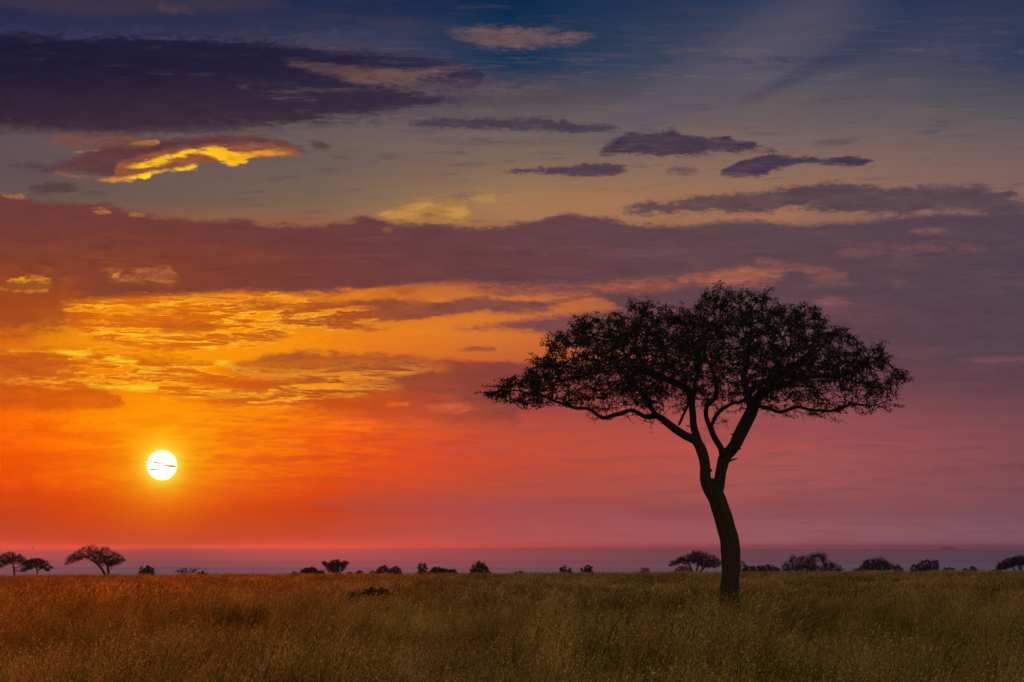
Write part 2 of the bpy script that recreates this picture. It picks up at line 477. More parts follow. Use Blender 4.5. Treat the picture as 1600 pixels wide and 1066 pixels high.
veil([(0, 350), (800, 360), (1600, 345)], [(0, 450), (600, 440), (900, 520), (1600, 560)], shp1, 0.52, 0.66, [(0, (104, 50, 40)), (400, (98, 50, 48)), (800, (84, 56, 68)), (1600, (74, 60, 78))], 0.5)
# openings in it
over(mask([(0, 447), (24, 434), (90, 436)], [(0, 450), (40, 454), (75, 457), (90, 446)], 6, 5, 6, fray=1.8), (146, 84, 34), 0.85)
over(mask([(18, 434), (50, 433), (84, 435)], [(18, 441), (50, 440), (84, 443)], 4, 4, 6, fray=2.2), (255, 158, 30), 0.95)
over(mask([(0, 449), (40, 454), (80, 452)], [(0, 452), (40, 457), (80, 456)], 3, 3, 5, fray=2.2), (232, 136, 30), 0.85)
over(mask([(168, 422), (270, 418)], [(168, 436), (270, 442)], 9, 9, 14, fray=2.4), (172, 96, 50), 0.6, 1.5)
over(mask([(180, 427), (188, 427)], [(180, 435), (188, 435)], 3, 3, 6), (240, 150, 40), 0.8)
over(mask([(620, 455), (680, 448), (740, 442)], [(620, 462), (680, 458), (740, 450)], 8, 8, 8), (196, 104, 60), 0.6, 0.9)
RS = [(560, (216, 116, 36)), (700, (186, 96, 54)), (900, (170, 90, 62)), (1230, (158, 92, 74))]
over(mask([(560, 458), (640, 446), (690, 442)], [(560, 468), (640, 458), (690, 446)], 5, 6, 6), RS, 0.85, 0.9)
over(mask([(700, 440), (800, 446), (860, 445), (960, 440), (1060, 434), (1140, 420), (1190, 418), (1225, 426)], [(700, 448), (790, 458), (880, 455), (960, 456), (1080, 448), (1160, 446), (1225, 434)], 8, 9, 10, fray=1.3), RS, 0.85, 0.8)
over(mask([(1175, 404), (1240, 412), (1320, 430)], [(1175, 412), (1240, 424), (1300, 440), (1320, 438)], 8, 8, 9), (152, 92, 78), 0.55, 0.8)
over(mask([(1270, 468), (1380, 488)], [(1270, 474), (1340, 500), (1395, 497)], 8, 8, 8), (156, 90, 82), 0.8, 0.6)
over(mask([(1290, 489), (1385, 493)], [(1290, 497), (1385, 499)], 5, 5, 4), (170, 96, 76), 0.8)
over(mask([(1390, 545), (1440, 541), (1485, 542)], [(1390, 552), (1440, 558), (1485, 548)], 5, 6, 6), (172, 94, 80), 0.85)
over(mask([(1500, 556), (1600, 552)], [(1500, 564), (1600, 566)], 7, 7, 6), (142, 82, 86), 0.8)
over(mask([(1300, 392), (1450, 380), (1530, 386)], [(1300, 402), (1450, 392), (1530, 392)], 8, 8, 8), (128, 82, 86), 0.6)
over(mask([(1425, 358), (1485, 360)], [(1425, 364), (1485, 366)], 5, 5, 4), (140, 94, 84), 0.6)
over(mask([(1400, 440), (1420, 436)], [(1400, 450), (1425, 448)], 8, 8, 8), (126, 80, 86), 0.6)
# purple heaps with burning edges, middle
MV = [(440, (170, 84, 36)), (560, (150, 74, 44)), (700, (128, 68, 58)), (850, (116, 68, 74)), (1100, (104, 68, 82))]
heap = mask([(440, 490), (480, 474), (560, 470), (620, 468), (680, 472), (720, 466), (760, 462), (800, 468), (860, 474)], [(440, 498), (500, 514), (560, 512), (600, 508), (650, 500), (700, 492), (760, 488), (820, 488), (860, 484)], 4, 5, 11, fray=0.9)
over(heap, MV, 0.92, 0.5)
over(mask([(690, 514), (780, 504), (850, 496), (1000, 480), (1600, 470)], [(690, 516), (780, 516), (840, 520), (900, 545), (1600, 560)], 6, 7, 8), [(690, (128, 66, 60)), (850, (112, 66, 74)), (1200, (98, 66, 84)), (1600, (84, 64, 86))], 0.92, 0.3)
over(mask([(720, 545), (760, 541), (775, 543)], [(720, 549), (770, 550)], 3, 3, 4), (142, 76, 58), 0.9)
over(mask([(640, 462), (668, 466)], [(640, 484), (668, 478)], 6, 9, 8), (176, 92, 54), 0.45)

# burning mackerel field round the sun: cloudlets with gold rims, drawn by noise
def field(top, bot, shape, cloud_c, gap_c, rim_c, thr, op, w=0.035, soft=18, amp=14):
    global sky
    rg = mask(top, bot, soft, soft, amp)
    body = B.smooth(shape, thr - 0.03, thr + 0.05)
    rim = B.smooth(B.m('ABSOLUTE', B.m('SUBTRACT', shape, thr - 0.012)), w, 0.0)
    c = B.mix(body, azramp(gap_c), azramp(cloud_c))
    c = B.mix(B.m('MULTIPLY', rim, 0.9), c, azramp(rim_c))
    rim2 = B.m('MULTIPLY', B.smooth(B.m('ABSOLUTE', B.m('SUBTRACT', shp3, 0.5)), 0.022, 0.0), B.smooth(shape, thr - 0.11, thr - 0.01))
    rim2 = B.m('MULTIPLY', rim2, B.smooth(d_big, -0.12, 0.10))
    c = B.mix(B.m('MULTIPLY', rim2, 0.85), c, azramp(rim_c))
    sky = B.mix(B.m('MULTIPLY', rg, op), sky, c)
    next_stage()

CL = [(0, (190, 84, 22)), (150, (208, 96, 10)), (320, (206, 94, 12)), (520, (172, 78, 30)), (640, (160, 76, 40))]
GP = [(0, (220, 106, 14)), (150, (240, 128, 6)), (320, (248, 138, 2)), (520, (238, 130, 14)), (640, (222, 116, 30))]
RM = [(0, (236, 132, 26)), (120, (252, 172, 40)), (300, (255, 192, 36)), (480, (255, 184, 44)), (640, (238, 140, 44))]
field([(95, 478), (200, 466), (320, 462), (420, 458), (480, 468), (600, 492)], [(95, 486), (150, 532), (260, 548), (380, 546), (480, 520), (600, 512)], shp1, CL, GP, RM, 0.465, 0.92, 0.026, 10, 12)
field([(0, 550), (80, 543), (160, 544), (220, 556), (300, 560), (420, 578), (520, 572), (640, 566), (690, 580)], [(0, 632), (90, 618), (220, 612), (300, 628), (420, 640), (540, 628), (620, 612), (690, 596)], shp2, CL, GP, RM, 0.46, 0.92, 0.026, 10, 12)
field([(0, 640), (150, 642), (300, 640), (500, 652), (620, 664)], [(0, 760), (150, 765), (320, 770), (500, 745), (620, 700)], shp1, [(0, (232, 76, 0)), (250, (252, 116, 0)), (620, (216, 78, 10))], [(0, (246, 90, 0)), (250, (255, 142, 0)), (620, (236, 88, 6))], [(0, (252, 110, 4)), (250, (255, 166, 8)), (620, (236, 104, 20))], 0.5, 0.45, 0.04, 25, 12)
# bright trails and edges placed by hand inside the field
GD = (255, 198, 40)
for t, b in (([(95, 476), (160, 470), (240, 472), (300, 468)], [(95, 479), (160, 479), (240, 480), (300, 476)]),
             ([(300, 466), (400, 460), (480, 466)], [(300, 474), (400, 470), (480, 472)]),
             ([(130, 520), (170, 516), (240, 524), (330, 536)], [(130, 527), (170, 524), (240, 533), (330, 545)]),
             ([(15, 549), (80, 545), (140, 545)], [(15, 552), (80, 551), (140, 553)]),
             ([(100, 545), (150, 550), (210, 562)], [(100, 556), (150, 566), (210, 572)]),
             ([(215, 576), (290, 578)], [(215, 586), (290, 584)]),
             ([(140, 596), (236, 600)], [(140, 606), (236, 612)]),
             ([(272, 560), (345, 560), (370, 566)], [(272, 564), (330, 565), (360, 574)]),
             ([(255, 618), (330, 614), (420, 612)], [(255, 626), (330, 622), (420, 618)]),
             ([(380, 580), (450, 584), (500, 578)], [(380, 596), (450, 596), (500, 586)]),
             ([(460, 580), (560, 576), (668, 574)], [(460, 588), (560, 590), (668, 577)]),
             ([(470, 600), (560, 598), (612, 602)], [(470, 612), (560, 620), (600, 608)]),
             ([(0, 592), (40, 590)], [(0, 594), (40, 594)])):
    far_r = t[-1][0] > 450
    over(torn(mask(t, b, 5, 5, 9, fray=1.0), 0.43, 0.56, 'shp3'), (246, 152, 34) if far_r else GD, 0.95)
# brown bodies that break the gold
for t, b, c in (([(0, 553), (60, 554), (120, 572)], [(0, 588), (60, 586), (130, 584)], (190, 82, 24)),
                ([(0, 602), (90, 604), (180, 612)], [(0, 640), (90, 640), (190, 634)], (206, 84, 10)),
                ([(248, 504), (290, 502), (325, 508)], [(248, 516), (290, 522), (325, 516)], (196, 90, 24)),
                ([(170, 482), (240, 480), (330, 474)], [(170, 492), (240, 494), (330, 484)], (206, 100, 20)),
                ([(300, 592), (360, 588), (440, 594)], [(300, 604), (370, 610), (440, 604)], (214, 92, 12)),
                ([(330, 470), (400, 468), (450, 474)], [(330, 474), (400, 479), (450, 480)], (180, 84, 30)),
                ([(480, 626), (560, 622), (640, 616)], [(480, 634), (560, 640), (640, 640)], (186, 76, 24))):
    over(mask(t, b, 6, 7, 10, fray=1.8), c, 0.85, 0.5)
# dark heap under it, running off to the right
DK = [(350, (176, 78, 24)), (430, (146, 68, 36)), (560, (140, 66, 46)), (700, (144, 64, 48)), (900, (124, 62, 72)), (1200, (108, 66, 82)), (1600, (92, 64, 86))]
over(mask([(350, 568), (400, 556), (470, 547), (540, 550), (640, 554), (720, 560), (800, 566), (900, 568), (1200, 566), (1600, 566)],
          [(350, 572), (400, 578), (460, 580), (540, 576), (620, 572), (680, 576), (720, 610), (900, 620), (1200, 610), (1600, 610)], 4, 36, 9, 4, fray=0.35), DK, 0.95, 0.25)
over(mask([(540, 594), (600, 590), (660, 584), (720, 580), (800, 590)], [(540, 600), (600, 606), (660, 640), (720, 660), (800, 660)], 5, 22, 8, 3, fray=0.5), DK, 0.9, 0.2)
over(mask([(380, 602), (430, 596), (460, 600)], [(380, 608), (430, 608), (460, 606)], 4, 4, 6), (196, 86, 20), 0.8)
over(mask([(440, 636), (540, 618), (640, 612), (760, 640)], [(440, 640), (560, 656), (660, 662), (760, 660)], 7, 16, 6, 4), [(440, (214, 88, 14)), (600, (190, 74, 28)), (760, (166, 70, 50))], 0.7, 0.2)
over(mask([(605, 629), (635, 629)], [(605, 635), (635, 635)], 3, 3, 4), (230, 104, 40), 0.8)
over(mask([(665, 632), (740, 630)], [(665, 642), (700, 645), (740, 636)], 5, 5, 5), (210, 92, 56), 0.85, 0.6)
over(mask([(505, 658), (560, 656), (615, 668)], [(505, 668), (560, 674), (615, 674)], 6, 6, 7), (244, 106, 20), 0.7, 0.9)
# low veils
veil([(300, 640), (800, 600), (1600, 590)], [(300, 800), (800, 850), (1600, 850)], shp3, 0.48, 0.62, [(300, (216, 76, 10)), (560, (196, 72, 40)), (800, (176, 74, 66)), (1200, (144, 76, 80)), (1600, (116, 70, 84))], 0.40)
veil([(0, 630), (640, 640), (1600, 640)], [(0, 790), (640, 800), (1600, 800)], shp1, 0.50, 0.64, [(0, (232, 84, 4)), (250, (240, 104, 0)), (560, (208, 72, 26)), (800, (172, 70, 64)), (1200, (140, 72, 80)), (1600, (112, 68, 84))], 0.5)
for t, b, c, o in (([(0, 668), (120, 672), (240, 680)], [(0, 676), (120, 684), (240, 684)], (232, 84, 4), 0.5),
                   ([(0, 705), (110, 708), (215, 716)], [(0, 724), (110, 726), (215, 722)], (234, 84, 2), 0.6),
                   ([(180, 714), (240, 716)], [(180, 720), (240, 721)], (236, 96, 0), 0.7),
                   ([(210, 743), (300, 745)], [(210, 752), (300, 750)], (240, 100, 0), 0.75),
                   ([(260, 672), (310, 676)], [(260, 678), (310, 681)], (240, 120, 0), 0.7),
                   ([(330, 680), (420, 668), (560, 676)], [(330, 683), (420, 680), (560, 688)], (240, 92, 6), 0.5),
                   ([(640, 690), (900, 700), (1300, 690)], [(640, 700), (900, 712), (1300, 700)], (196, 78, 66), 0.35),
                   ([(480, 784), (700, 770), (1000, 778), (1600, 772)], [(480, 790), (700, 804), (1000, 810), (1600, 800)], (150, 78, 84), 0.18)):
    over(mask(t, b, 5, 6, 6, 4), c, o)

# aureole
da = B.m('SUBTRACT', AZ, SUN_AZ)
de = B.m('SUBTRACT', EL, SUN_EL)
dist = B.m('SQRT', B.m('ADD', B.m('MULTIPLY', da, da), B.m('MULTIPLY', de, de)))
gl = B.m('POWER', 2.718, B.m('MULTIPLY', dist, -2.6))
sky = B.mix(B.m('MULTIPLY', gl, 0.9), sky, lin((255, 214, 0)) + [1])
gl2 = B.m('POWER', 2.718, B.m('MULTIPLY', B.m('MAXIMUM', B.m('SUBTRACT', dist, 0.262), 0.0), -9.0))
sky = B.mix(B.m('MULTIPLY', gl2, 0.85), sky, lin((255, 232, 70)) + [1])
next_stage(1)
streak = B.noise(B.xyz(B.m('MULTIPLY', AZ, 0.45), B.m('MULTIPLY', B.m('ADD', EL, B.m('MULTIPLY', AZ, 0.012)), 9.0), 61.0), 1.0, 6, 0.62, 0.5)
sf = B.m('ADD', 1.0, B.m('ADD', B.m('MULTIPLY', B.m('SUBTRACT', streak, 0.5), 0.18), B.m('ADD', B.m('MULTIPLY', d_puf, 0.10), B.m('MULTIPLY', d_big, 0.16))))
sky = B.mix(1.0, sky, B.rgb(sf, sf, sf), 'MULTIPLY')
close_stage()
# the rest of the dome: a low-sun physical sky that the frame does not show
ns = nt.nodes.new('ShaderNodeTexSky')
ns.sky_type = 'NISHITA'
ns.sun_disc = False
ns.sun_elevation = R(SUN_EL)
ns.sun_rotation = R(SUN_AZ)
ns.altitude = 1500
ns.air_density = 1.2
ns.dust_density = 2.0
NISHITA = 0.12
rest = B.mix(1.0, ns.outputs[0], B.mix(B.smooth(EL, 18.0, 55.0), (NISHITA * 1.32, NISHITA * 0.82, NISHITA * 0.46, 1), (NISHITA * 1.15, NISHITA * 0.98, NISHITA * 1.05, 1)), 'MULTIPLY')
sky = B.mix(1.0, sky, (K_EXP, K_EXP, K_EXP), 'MULTIPLY')
f_up = B.smooth(EL, 12.0, 38.0)
f_side = B.smooth(B.m('ABSOLUTE', AZ), 55.0, 105.0)
sky = B.mix(B.m('MAXIMUM', f_up, f_side), sky, rest)
bg = nt.nodes.new('ShaderNodeBackground')
L(sky, bg.inputs['Color'])
bg.inputs['Strength'].default_value = 1.0
wo = nt.nodes.new('ShaderNodeOutputWorld')
L(bg.outputs[0], wo.inputs['Surface'])
W.cycles.sampling_method = 'MANUAL'
W.cycles.sample_map_resolution = 1024

# ---------------------------------------------------------------- sun lamp
SUN_POWER = 0.24 * K_EXP
sl = bpy.data.lights.new('sun_lamp', 'SUN')
sl.energy = SUN_POWER
sl.angle = R(0.53)
sl.color = (1.0, 0.05, 0.01)
so = bpy.data.objects.new('sun_lamp', sl)
COL.objects.link(so)
ra, re_ = R(SUN_AZ), R(SUN_EL)
sdir = Vector((math.sin(ra) * math.cos(re_), math.cos(ra) * math.cos(re_), math.sin(re_)))
so.rotation_euler = sdir.to_track_quat('Z', 'Y').to_euler()
so.location = (0, -5, 60)

# ================================================================ helpers
rng = random.Random(11)
nrg = np.random.default_rng(5)


def tag(o, label=None, cat=None, group=None, kind=None):
    if label: o['label'] = label
    if cat: o['category'] = cat
    if group: o['group'] = group
    if kind: o['kind'] = kind
    return o


def empty(name, loc):
    o = bpy.data.objects.new(name, None)
    COL.objects.link(o)
    o.location = loc
    o.empty_display_size = 0.3
    return o


def mesh_obj(name, V, F, mat=None, parent=None, smooth=False, link=True):
    """V: (n,3) array; F: (m,k) array of quads or triangles, or a list of such arrays"""
    Fs = F if isinstance(F, list) else [F]
    Fs = [np.asarray(f, dtype=np.int32) for f in Fs if len(f)]
    me = bpy.data.meshes.new(name)
    V = np.asarray(V, dtype=np.float32)
    me.vertices.add(len(V))
    me.vertices.foreach_set('co', V.ravel())
    loops = np.concatenate([f.ravel() for f in Fs])
    tot = np.concatenate([np.full(len(f), f.shape[1], dtype=np.int32) for f in Fs])
    st = np.concatenate([[0], np.cumsum(tot)[:-1]]).astype(np.int32)
    me.loops.add(len(loops))
    me.loops.foreach_set('vertex_index', loops)
    me.polygons.add(len(tot))
    me.polygons.foreach_set('loop_start', st)
    me.polygons.foreach_set('loop_total', tot)
    if smooth:
        me.polygons.foreach_set('use_smooth', np.ones(len(tot), dtype=bool))
    me.update(calc_edges=True)
    me.validate()
    if mat: me.materials.append(mat)
    o = bpy.data.objects.new(name, me)
    if link: COL.objects.link(o)
    if parent: o.parent = parent
    return o


def material(name):
    m = bpy.data.materials.new(name)
    m.use_nodes = True
    t = m.node_tree
    t.nodes.clear()
    out = t.nodes.new('ShaderNodeOutputMaterial')
    return m, NB(t), out


# ---------------------------------------------------------------- terrain
def sstep(x, a, b):
    t = np.clip((x - a) / (b - a), 0, 1)
    return t * t * (3 - 2 * t)


PROF_R = [0, 120, 205, 300, 600, 900, 1500, 2500, 4000, 7000, 9000, 11000, 12500, 13500, 16500]
PROF_Z = [0, 0, 0, -1.0, -3.5, -5.9, -11.2, -20, -30, -32, -27, -12, 1.6, 1.0, -10]


def ground_z(x, y):
    x = np.asarray(x, dtype=float); y = np.asarray(y, dtype=float)
    r = np.hypot(x, y)
    az = np.degrees(np.arctan2(x, np.abs(y) + 1e-6))
    z = np.interp(r, PROF_R, PROF_Z)
    z = z + 0.15 * np.clip(az / 9, -1.2, 1.2) * sstep(r, 60, 200) * (1 - sstep(r, 900, 2500))
    # slow swells of the field
    z = z + (0.05 * np.sin(x * 0.11 + 1.3) * np.sin(y * 0.07) + 0.03 * np.sin(x * 0.31 + y * 0.05)) * (1 - sstep(r, 120, 190)) * sstep(r, 5, 40)
    # gentle unevenness of the far rim
    far = sstep(r, 10000, 12500)
    rim = 3.2 * np.sin(az * 0.36 + 1.1) + 1.2 * np.sin(az * 0.9 + 0.4) + 0.35 * np.sin(az * 4.1)
    rim = rim - 2.4 * sstep(az, 3.5, 9)
    return z + far * rim


rs = np.concatenate([np.linspace(0.0, 12, 4), np.linspace(16, 240, 90), np.geomspace(246, 16500, 120)])
azs = np.concatenate([np.linspace(-180, -21, 54), np.linspace(-20, 20, 201), np.linspace(21, 180, 54)[:-1]])
RR, AA = np.meshgrid(rs, np.radians(azs), indexing='ij')
X, Y = RR * np.sin(AA), RR * np.cos(AA)
Z = ground_z(X, Y)
V = np.stack([X, Y, Z], -1).reshape(-1, 3)
na = len(azs)
i = np.arange(len(rs) - 1)[:, None]; j = np.arange(na)[None, :]
jn = (j + 1) % na
F = np.stack([i * na + j, (i + 1) * na + j, (i + 1) * na + jn, i * na + jn], -1).reshape(-1, 4)
F = F[:, ::-1]

m_ground, G, out = material('savanna_ground')
geo = G.t.nodes.new('ShaderNodeNewGeometry')
gx, gy, gz = G.sep(geo.outputs['Position'])
rad = G.m('SQRT', G.m('ADD', G.m('MULTIPLY', gx, gx), G.m('MULTIPLY', gy, gy)))
# near: dry straw litter and soil; far: long belts of grass, scrub and bare ground, blue haze painted in
nn = G.noise(geo.outputs['Position'], 1.2, 6, 0.65)
near = G.ramp(nn, [(0.3, (0.030, 0.020, 0.008)), (0.55, (0.075, 0.048, 0.016)), (0.75, (0.12, 0.08, 0.03))])
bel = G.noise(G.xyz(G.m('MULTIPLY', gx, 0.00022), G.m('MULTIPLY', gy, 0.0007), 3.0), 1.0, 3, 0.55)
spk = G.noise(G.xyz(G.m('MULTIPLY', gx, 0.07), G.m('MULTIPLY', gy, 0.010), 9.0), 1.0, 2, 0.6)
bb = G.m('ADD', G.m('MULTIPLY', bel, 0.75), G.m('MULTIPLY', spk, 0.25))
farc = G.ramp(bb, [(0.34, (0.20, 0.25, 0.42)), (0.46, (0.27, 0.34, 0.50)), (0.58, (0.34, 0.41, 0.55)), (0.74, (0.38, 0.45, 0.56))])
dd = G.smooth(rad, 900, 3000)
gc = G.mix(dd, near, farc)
df = G.t.nodes.new('ShaderNodeBsdfDiffuse')
G.put(df.inputs['Color'], gc)
G.t.links.new(df.outputs[0], out.inputs['Surface'])
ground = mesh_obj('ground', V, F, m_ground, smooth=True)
tag(ground, kind='structure')

# ---------------------------------------------------------------- distant table hill on the rim, and a tiny tree built like it
m_hill_or_tree, G, out = material('far_hill_or_tree')
df = G.t.nodes.new('ShaderNodeBsdfDiffuse')
df.inputs['Color'].default_value = (0.14, 0.15, 0.22, 1)
G.t.links.new(df.outputs[0], out.inputs['Surface'])


def far_hill_or_tree(px, py_top, width_px, skirt_px, Yd):
    top = at(px, py_top, Yd)
    base = float(ground_z(top.x, Yd)) - 6
    k = Yd / FPX
    n, ring = 40, 9
    V, F = [], []
    for q in range(ring + 1):
        t = q / ring
        for a in range(n):
            th = 2 * math.pi * a / n
            rr = width_px * 0.5 * k * (1.0 - 0.88 * t ** 1.8) * (1 + 0.08 * math.sin(3 * th + 2 * t))
            if q == 0: rr *= skirt_px / width_px
            hz = 0.0 if q == 0 else (0.25 + 0.75 * math.sin(math.pi / 2 * t)) + 0.05 * math.sin(th * 5 + q)
            V.append((top.x + rr * math.cos(th), Yd + rr * math.sin(th), base + (top.z - base) * min(1, hz)))
    for q in range(ring):
        for a in range(n):
            b2 = (a + 1) % n
            F.append((q * n + a, q * n + b2, (q + 1) * n + b2, (q + 1) * n + a))
    c = len(V); V.append((top.x, Yd, top.z))
    T = [(ring * n + a, ring * n + (a + 1) % n, c) for a in range(n)]
    return mesh_obj('hill_or_tree', V, [F, T], m_hill_or_tree, smooth=True)


tag(far_hill_or_tree(1480, 854.3, 22, 95, 12300), kind='structure')
tag(far_hill_or_tree(52, 852.6, 5, 9, 12300), kind='structure')  # tiny tree on the horizon, stood in for by the same mound shape

# ---------------------------------------------------------------- plant materials
def bark_mat(name, c0, c1):
    m, G, out = material(name)
    tcn = G.t.nodes.new('ShaderNodeTexCoord')
    mp = G.t.nodes.new('ShaderNodeMapping')
    mp.inputs['Scale'].default_value = (9, 9, 1.6)
    G.t.links.new(tcn.outputs['Object'], mp.inputs['Vector'])
    n1 = G.noise(mp.outputs[0], 1.6, 7, 0.7, 0.6)
    c = G.ramp(n1, [(0.35, c0), (0.62, c1)])
    p = G.t.nodes.new('ShaderNodeBsdfPrincipled')
    G.put(p.inputs['Base Color'], c)
    p.inputs['Roughness'].default_value = 0.9
    bp = G.t.nodes.new('ShaderNodeBump')
    bp.inputs['Strength'].default_value = 0.9
    bp.inputs['Distance'].default_value = 0.05
    G.t.links.new(n1, bp.inputs['Height'])
    G.t.links.new(bp.outputs[0], p.inputs['Normal'])
    G.t.links.new(p.outputs[0], out.inputs['Surface'])
    return m


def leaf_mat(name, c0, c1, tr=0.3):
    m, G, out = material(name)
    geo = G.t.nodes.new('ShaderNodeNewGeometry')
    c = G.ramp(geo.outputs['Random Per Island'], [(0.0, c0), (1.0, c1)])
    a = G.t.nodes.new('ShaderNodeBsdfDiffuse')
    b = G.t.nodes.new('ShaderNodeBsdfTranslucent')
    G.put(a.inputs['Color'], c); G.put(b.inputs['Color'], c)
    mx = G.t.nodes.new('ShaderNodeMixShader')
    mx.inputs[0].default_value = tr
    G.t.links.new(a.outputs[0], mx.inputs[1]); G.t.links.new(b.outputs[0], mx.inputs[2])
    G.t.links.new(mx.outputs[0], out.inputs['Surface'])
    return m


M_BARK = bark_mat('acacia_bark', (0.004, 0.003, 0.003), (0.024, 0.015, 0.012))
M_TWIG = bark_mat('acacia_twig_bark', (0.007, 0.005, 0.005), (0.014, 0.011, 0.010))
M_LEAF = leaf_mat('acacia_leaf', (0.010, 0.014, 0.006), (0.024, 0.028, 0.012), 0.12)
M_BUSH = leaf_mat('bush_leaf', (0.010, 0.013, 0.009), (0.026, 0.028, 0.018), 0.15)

# ---------------------------------------------------------------- tubes and growth
def catmull(P, step):
    """resample a polyline of (x,y,z,r) as a smooth curve"""
    P = [np.array(p, float) for p in P]
    P = [2 * P[0] - P[1]] + P + [2 * P[-1] - P[-2]]
    outp = []
    for k in range(1, len(P) - 2):
        a, b, c, d = P[k - 1:k + 3]
        n = max(1, int(np.linalg.norm((c - b)[:3]) / step))
        for t in np.linspace(0, 1, n, endpoint=False):
            outp.append(0.5 * ((2 * b) + (c - a) * t + (2 * a - 5 * b + 4 * c - d) * t * t + (3 * b - a - 3 * c + d) * t ** 3))
    outp.append(P[-2])
    return np.array(outp)


def tube(Q, sides=10, lump=0.0, seed=0.0, cap=True):
    """closed tube along (n,4) points"""
    n = len(Q)
    T = np.gradient(Q[:, :3], axis=0)
    T /= np.linalg.norm(T, axis=1)[:, None] + 1e-9
    up = np.array([0.0, 1.0, 0.05])
    V = []
    for k in range(n):
        t = T[k]
        u = up - t * np.dot(up, t)
        if np.linalg.norm(u) < 1e-3: u = np.array([1.0, 0, 0])
        u /= np.linalg.norm(u)
        up = u
        w = np.cross(t, u)
        for s in range(sides):
            th = 2 * math.pi * s / sides
            r = Q[k, 3]
            if lump:
                p = Vector((math.cos(th) * 2.2 + seed, math.sin(th) * 2.2, Q[k, 2] * 0.9 + Q[k, 0] * 0.5))
                r *= 1 + lump * mnoise.noise(p) + lump * 0.5 * mnoise.noise(p * 2.7)
            V.append(Q[k, :3] + r * (math.cos(th) * u + math.sin(th) * w))
    k = np.arange(n - 1)[:, None] * sides
    s = np.arange(sides)[None, :]
    s2 = (s + 1) % sides
    F = np.stack([k + s, k + s2, k + sides + s2, k + sides + s], -1).reshape(-1, 4)
    V = np.array(V)
    Tt = np.zeros((0, 3), int)
    if cap:
        c = len(V)
        V = np.vstack([V, Q[-1, :3] + T[-1] * Q[-1, 3] * 0.5, Q[0, :3]])
        e = (n - 1) * sides
        ss = np.arange(sides)
        Tt = np.concatenate([np.stack([e + ss, e + (ss + 1) % sides, np.full(sides, c)], -1),
                             np.stack([(ss + 1) % sides, ss, np.full(sides, c + 1)], -1)])
    return V, F, Tt


class Bag:
    def __init__(self):
        self.V, self.Q, self.T, self.n = [], [], [], 0

    def add(self, V, Q=None, T=None):
        self.V.append(np.asarray(V, float))
        if Q is not None and len(Q): self.Q.append(np.asarray(Q) + self.n)
        if T is not None and len(T): self.T.append(np.asarray(T) + self.n)
        self.n += len(V)

    def obj(self, name, mat, parent, smooth=False, origin=None):
        V = np.concatenate(self.V)
        if origin is not None: V = V - np.array(origin)
        F = []
        if self.Q: F.append(np.concatenate(self.Q))
        if self.T: F.append(np.concatenate(self.T))
        return mesh_obj(name, V, F, mat, parent, smooth)


def cones(P0, P1, r0, r1, sides=4):
    """many tapered sticks at once"""
    d = P1 - P0
    d = d / (np.linalg.norm(d, axis=1)[:, None] + 1e-9)
    ref = np.where(np.abs(d[:, 2:3]) > 0.9, [[1.0, 0, 0]], [[0, 0, 1.0]])
    u = np.cross(d, ref); u /= np.linalg.norm(u, axis=1)[:, None] + 1e-9
    w = np.cross(d, u)
    n = len(P0)
    V = np.zeros((n, 2 * sides, 3))
    for s in range(sides):
        th = 2 * math.pi * s / sides
        o = math.cos(th) * u + math.sin(th) * w
        V[:, s] = P0 + o * r0[:, None]
        V[:, sides + s] = P1 + o * r1[:, None]
    base = (np.arange(n) * 2 * sides)[:, None]
    F = []
    for s in range(sides):
        s2 = (s + 1) % sides
        F.append(np.concatenate([base + s, base + s2, base + sides + s2, base + sides + s], 1))
    return V.reshape(-1, 3), np.concatenate(F)


def grow(roots, rootpar, att, step, infl, kill, iters=200, jit=0.25, up=0.0, g=None):
    """space colonisation: roots (n,3) grow towards the points att"""
    g = g or nrg
    N = [np.array(p, float) for p in roots]
    par = list(rootpar)
    att = np.array(att, float)
    A = np.array(N)
    best = np.full(len(att), 1e9)
    bi = np.zeros(len(att), int)
    for lo in range(0, len(A), 256):
        D = np.linalg.norm(att[:, None] - A[None, lo:lo + 256], axis=2)
        k = D.argmin(1); dmin = D[np.arange(len(att)), k]
        m = dmin < best
        best[m] = dmin[m]; bi[m] = k[m] + lo
    alive = best > kill
    for it in range(iters):
        act = np.where(alive & (best < infl))[0]
        if len(act) == 0: break
        own = bi[act]
        P = np.array(N)
        d = att[act] - P[own]
        d /= np.linalg.norm(d, axis=1)[:, None] + 1e-9
        S_ = np.zeros((len(P), 3)); np.add.at(S_, own, d)
        gi = np.unique(own)
        dr = S_[gi]
        ln = np.linalg.norm(dr, axis=1)
        dr = dr / (ln[:, None] + 1e-9) + g.normal(0, jit, dr.shape) + np.array([0, 0, up])
        dr /= np.linalg.norm(dr, axis=1)[:, None] + 1e-9
        new = P[gi] + dr * step
        st = len(N)
        N.extend(new); par.extend(gi.tolist())
        D = np.linalg.norm(att[:, None] - new[None], axis=2)
        k = D.argmin(1); dm = D[np.arange(len(att)), k]
        m = dm < best
        best[m] = dm[m]; bi[m] = k[m] + st
        alive &= best > kill
        if len(N) > 30000: break
    return np.array(N), np.array(par)


def loads(par, n):
    """number of tips carried by each node"""
    c = np.zeros(n)
    ch = np.zeros(n, int)
    for k in range(n):
        if par[k] >= 0: ch[par[k]] += 1
    c[ch == 0] = 1
    for k in range(n - 1, -1, -1):
        if par[k] >= 0: c[par[k]] += c[k]
    return c, ch


